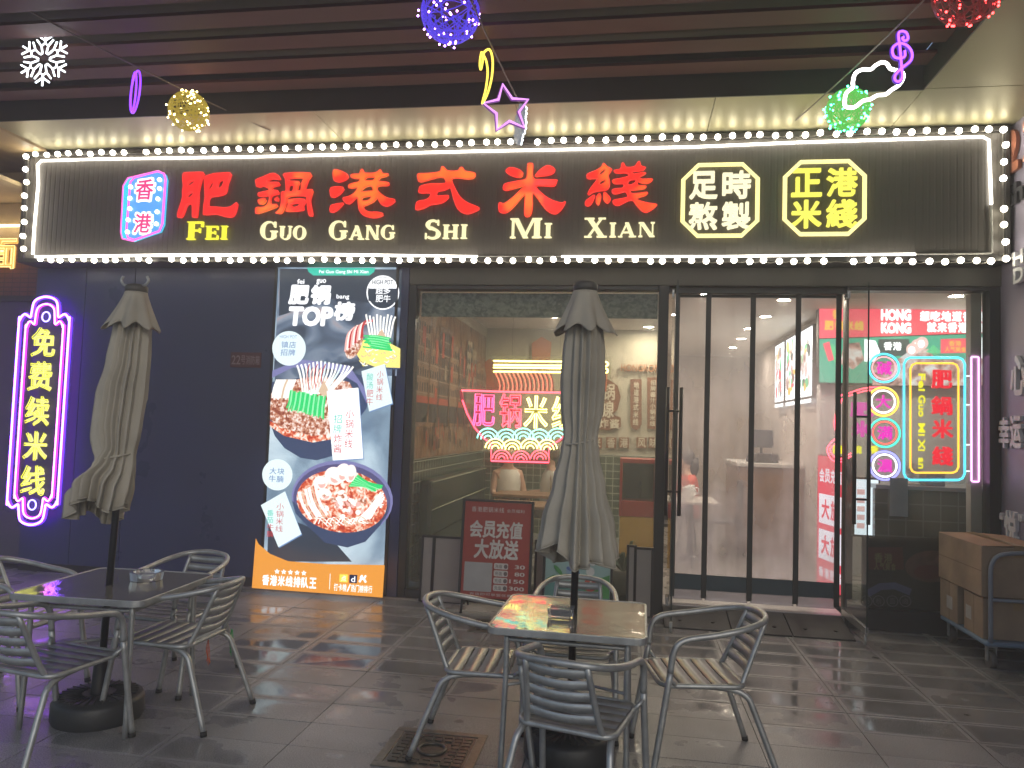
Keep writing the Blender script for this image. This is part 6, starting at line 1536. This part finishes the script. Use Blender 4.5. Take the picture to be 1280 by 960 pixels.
mb = MB(); mb.box(-.21, -.18, -.01, .4, .562, 1.22); mb.box(.18, .21, -.01, .4, .562, 1.22); mb.box(-.179, .179, -.01, .4, 1.17, 1.22); mb.box(-.179, .179, -.005, .4, .562, .74); mb.build('red_frame', M('cabinet_red', (.30, .03, .02), .45), cab, bevel=.004)
mb = MB(); mb.box(-.178, .178, .0, .01, .742, 1.168); mb.build('glass_door', m_pane, cab); mb = MB(); mb.box(-.178, .178, .36, .39, .742, 1.168); mb.build('back_panel', M('cab_back', (.10, .10, .07), .6), cab)
ct = thing('cash_counter', 'wooden cash counter inside the doorway with a pale top', 'counter', (1.95, 3.3, .1))
mb = MB(); mb.box(-.5, .30, -.1, 1.3, 0, 1.12); mb.build('front', m_wood, ct); mb = MB(); mb.box(-.54, .30, -.14, 1.3, 1.122, 1.17); mb.build('top', M('pale_counter', (.5, .48, .46), .3), ct, bevel=.006)
cr_ = thing('cash_register', 'dark cash register on the wooden counter', 'cash register', (1.80, 3.6, 1.27), .4)
mb = MB(); mb.box(-.16, .16, -.14, .16, 0, .12); mb.build('drawer_box', m_black, cr_, bevel=.01)
mb = MB(); mb.box(-.17, .17, .0, .03, .20, .44); mb.tube([(0, .03, .12), (0, .03, .24)], .02); mb.build('monitor', M('monitor_dark', (.03, .04, .06), .3), cr_, bevel=.006)
for k, (x, y) in enumerate(((.35, 2.3), (1.22, 2.9))):
    r = thing('dining_chair', ['dark dining chair left of the pale table inside', 'dark dining chair right of the pale table inside'][k], 'chair', (x, y, .1), (-PI / 2, PI / 2)[k], 'dining chairs inside')
    mb = MB(); mb.box(-.2, .2, -.2, .2, .42, .46); mb.build('seat', m_black, r, bevel=.01); mb = MB(); mb.box(-.2, .2, -.21, -.18, .60, .95); mb.build('backrest', m_black, r, bevel=.01)
    for sx in (-.18, .18):
        mb = MB(); mb.tube([(sx, .18, 0), (sx, .17, .42)], .014); mb.build('leg', m_black, r); mb = MB(); mb.tube([(sx, -.22, 0), (sx, -.19, .44), (sx, -.195, .93)], .014); mb.build('leg', m_black, r)
for k in range(3):
    r = thing('tea_jug', ['white jug at the near end of the pale table inside', 'white jug in the middle of the pale table inside', 'white jug at the far end of the pale table inside'][k], 'jug', (.70 + .05 * k, 2.35 + .22 * k, .82)); mb = MB(); mb.lathe([(.0005, 0), (.05, 0), (.055, .06), (.04, .14), (.045, .16), (.0005, .16)], n=16); mb.build('jug_body', m_white, r); mb = MB(); mb.tube(smooth([(.045, 0, .13), (.085, 0, .12), (.085, 0, .06), (.052, 0, .04)], 3), .006); mb.build('handle', m_white, r)

# ================================================================ thin haze added to lift the blacks and glow round the neon
def haze(dens):
    mb = MB(); mb.box(-41, 41, -41, 41, -1.2, 5.6)
    m = bpy.data.materials.new('haze'); m.use_nodes = True; n = m.node_tree.nodes; l = m.node_tree.links; n.clear()
    o = n.new('ShaderNodeOutputMaterial'); v = n.new('ShaderNodeVolumePrincipled'); v.inputs['Color'].default_value = (.9, .9, .9, 1); v.inputs['Density'].default_value = dens; v.inputs['Anisotropy'].default_value = .3
    l.new(v.outputs[0], o.inputs['Volume'])
    tag(mb.build('haze', m), kind='stuff')
haze(.024)
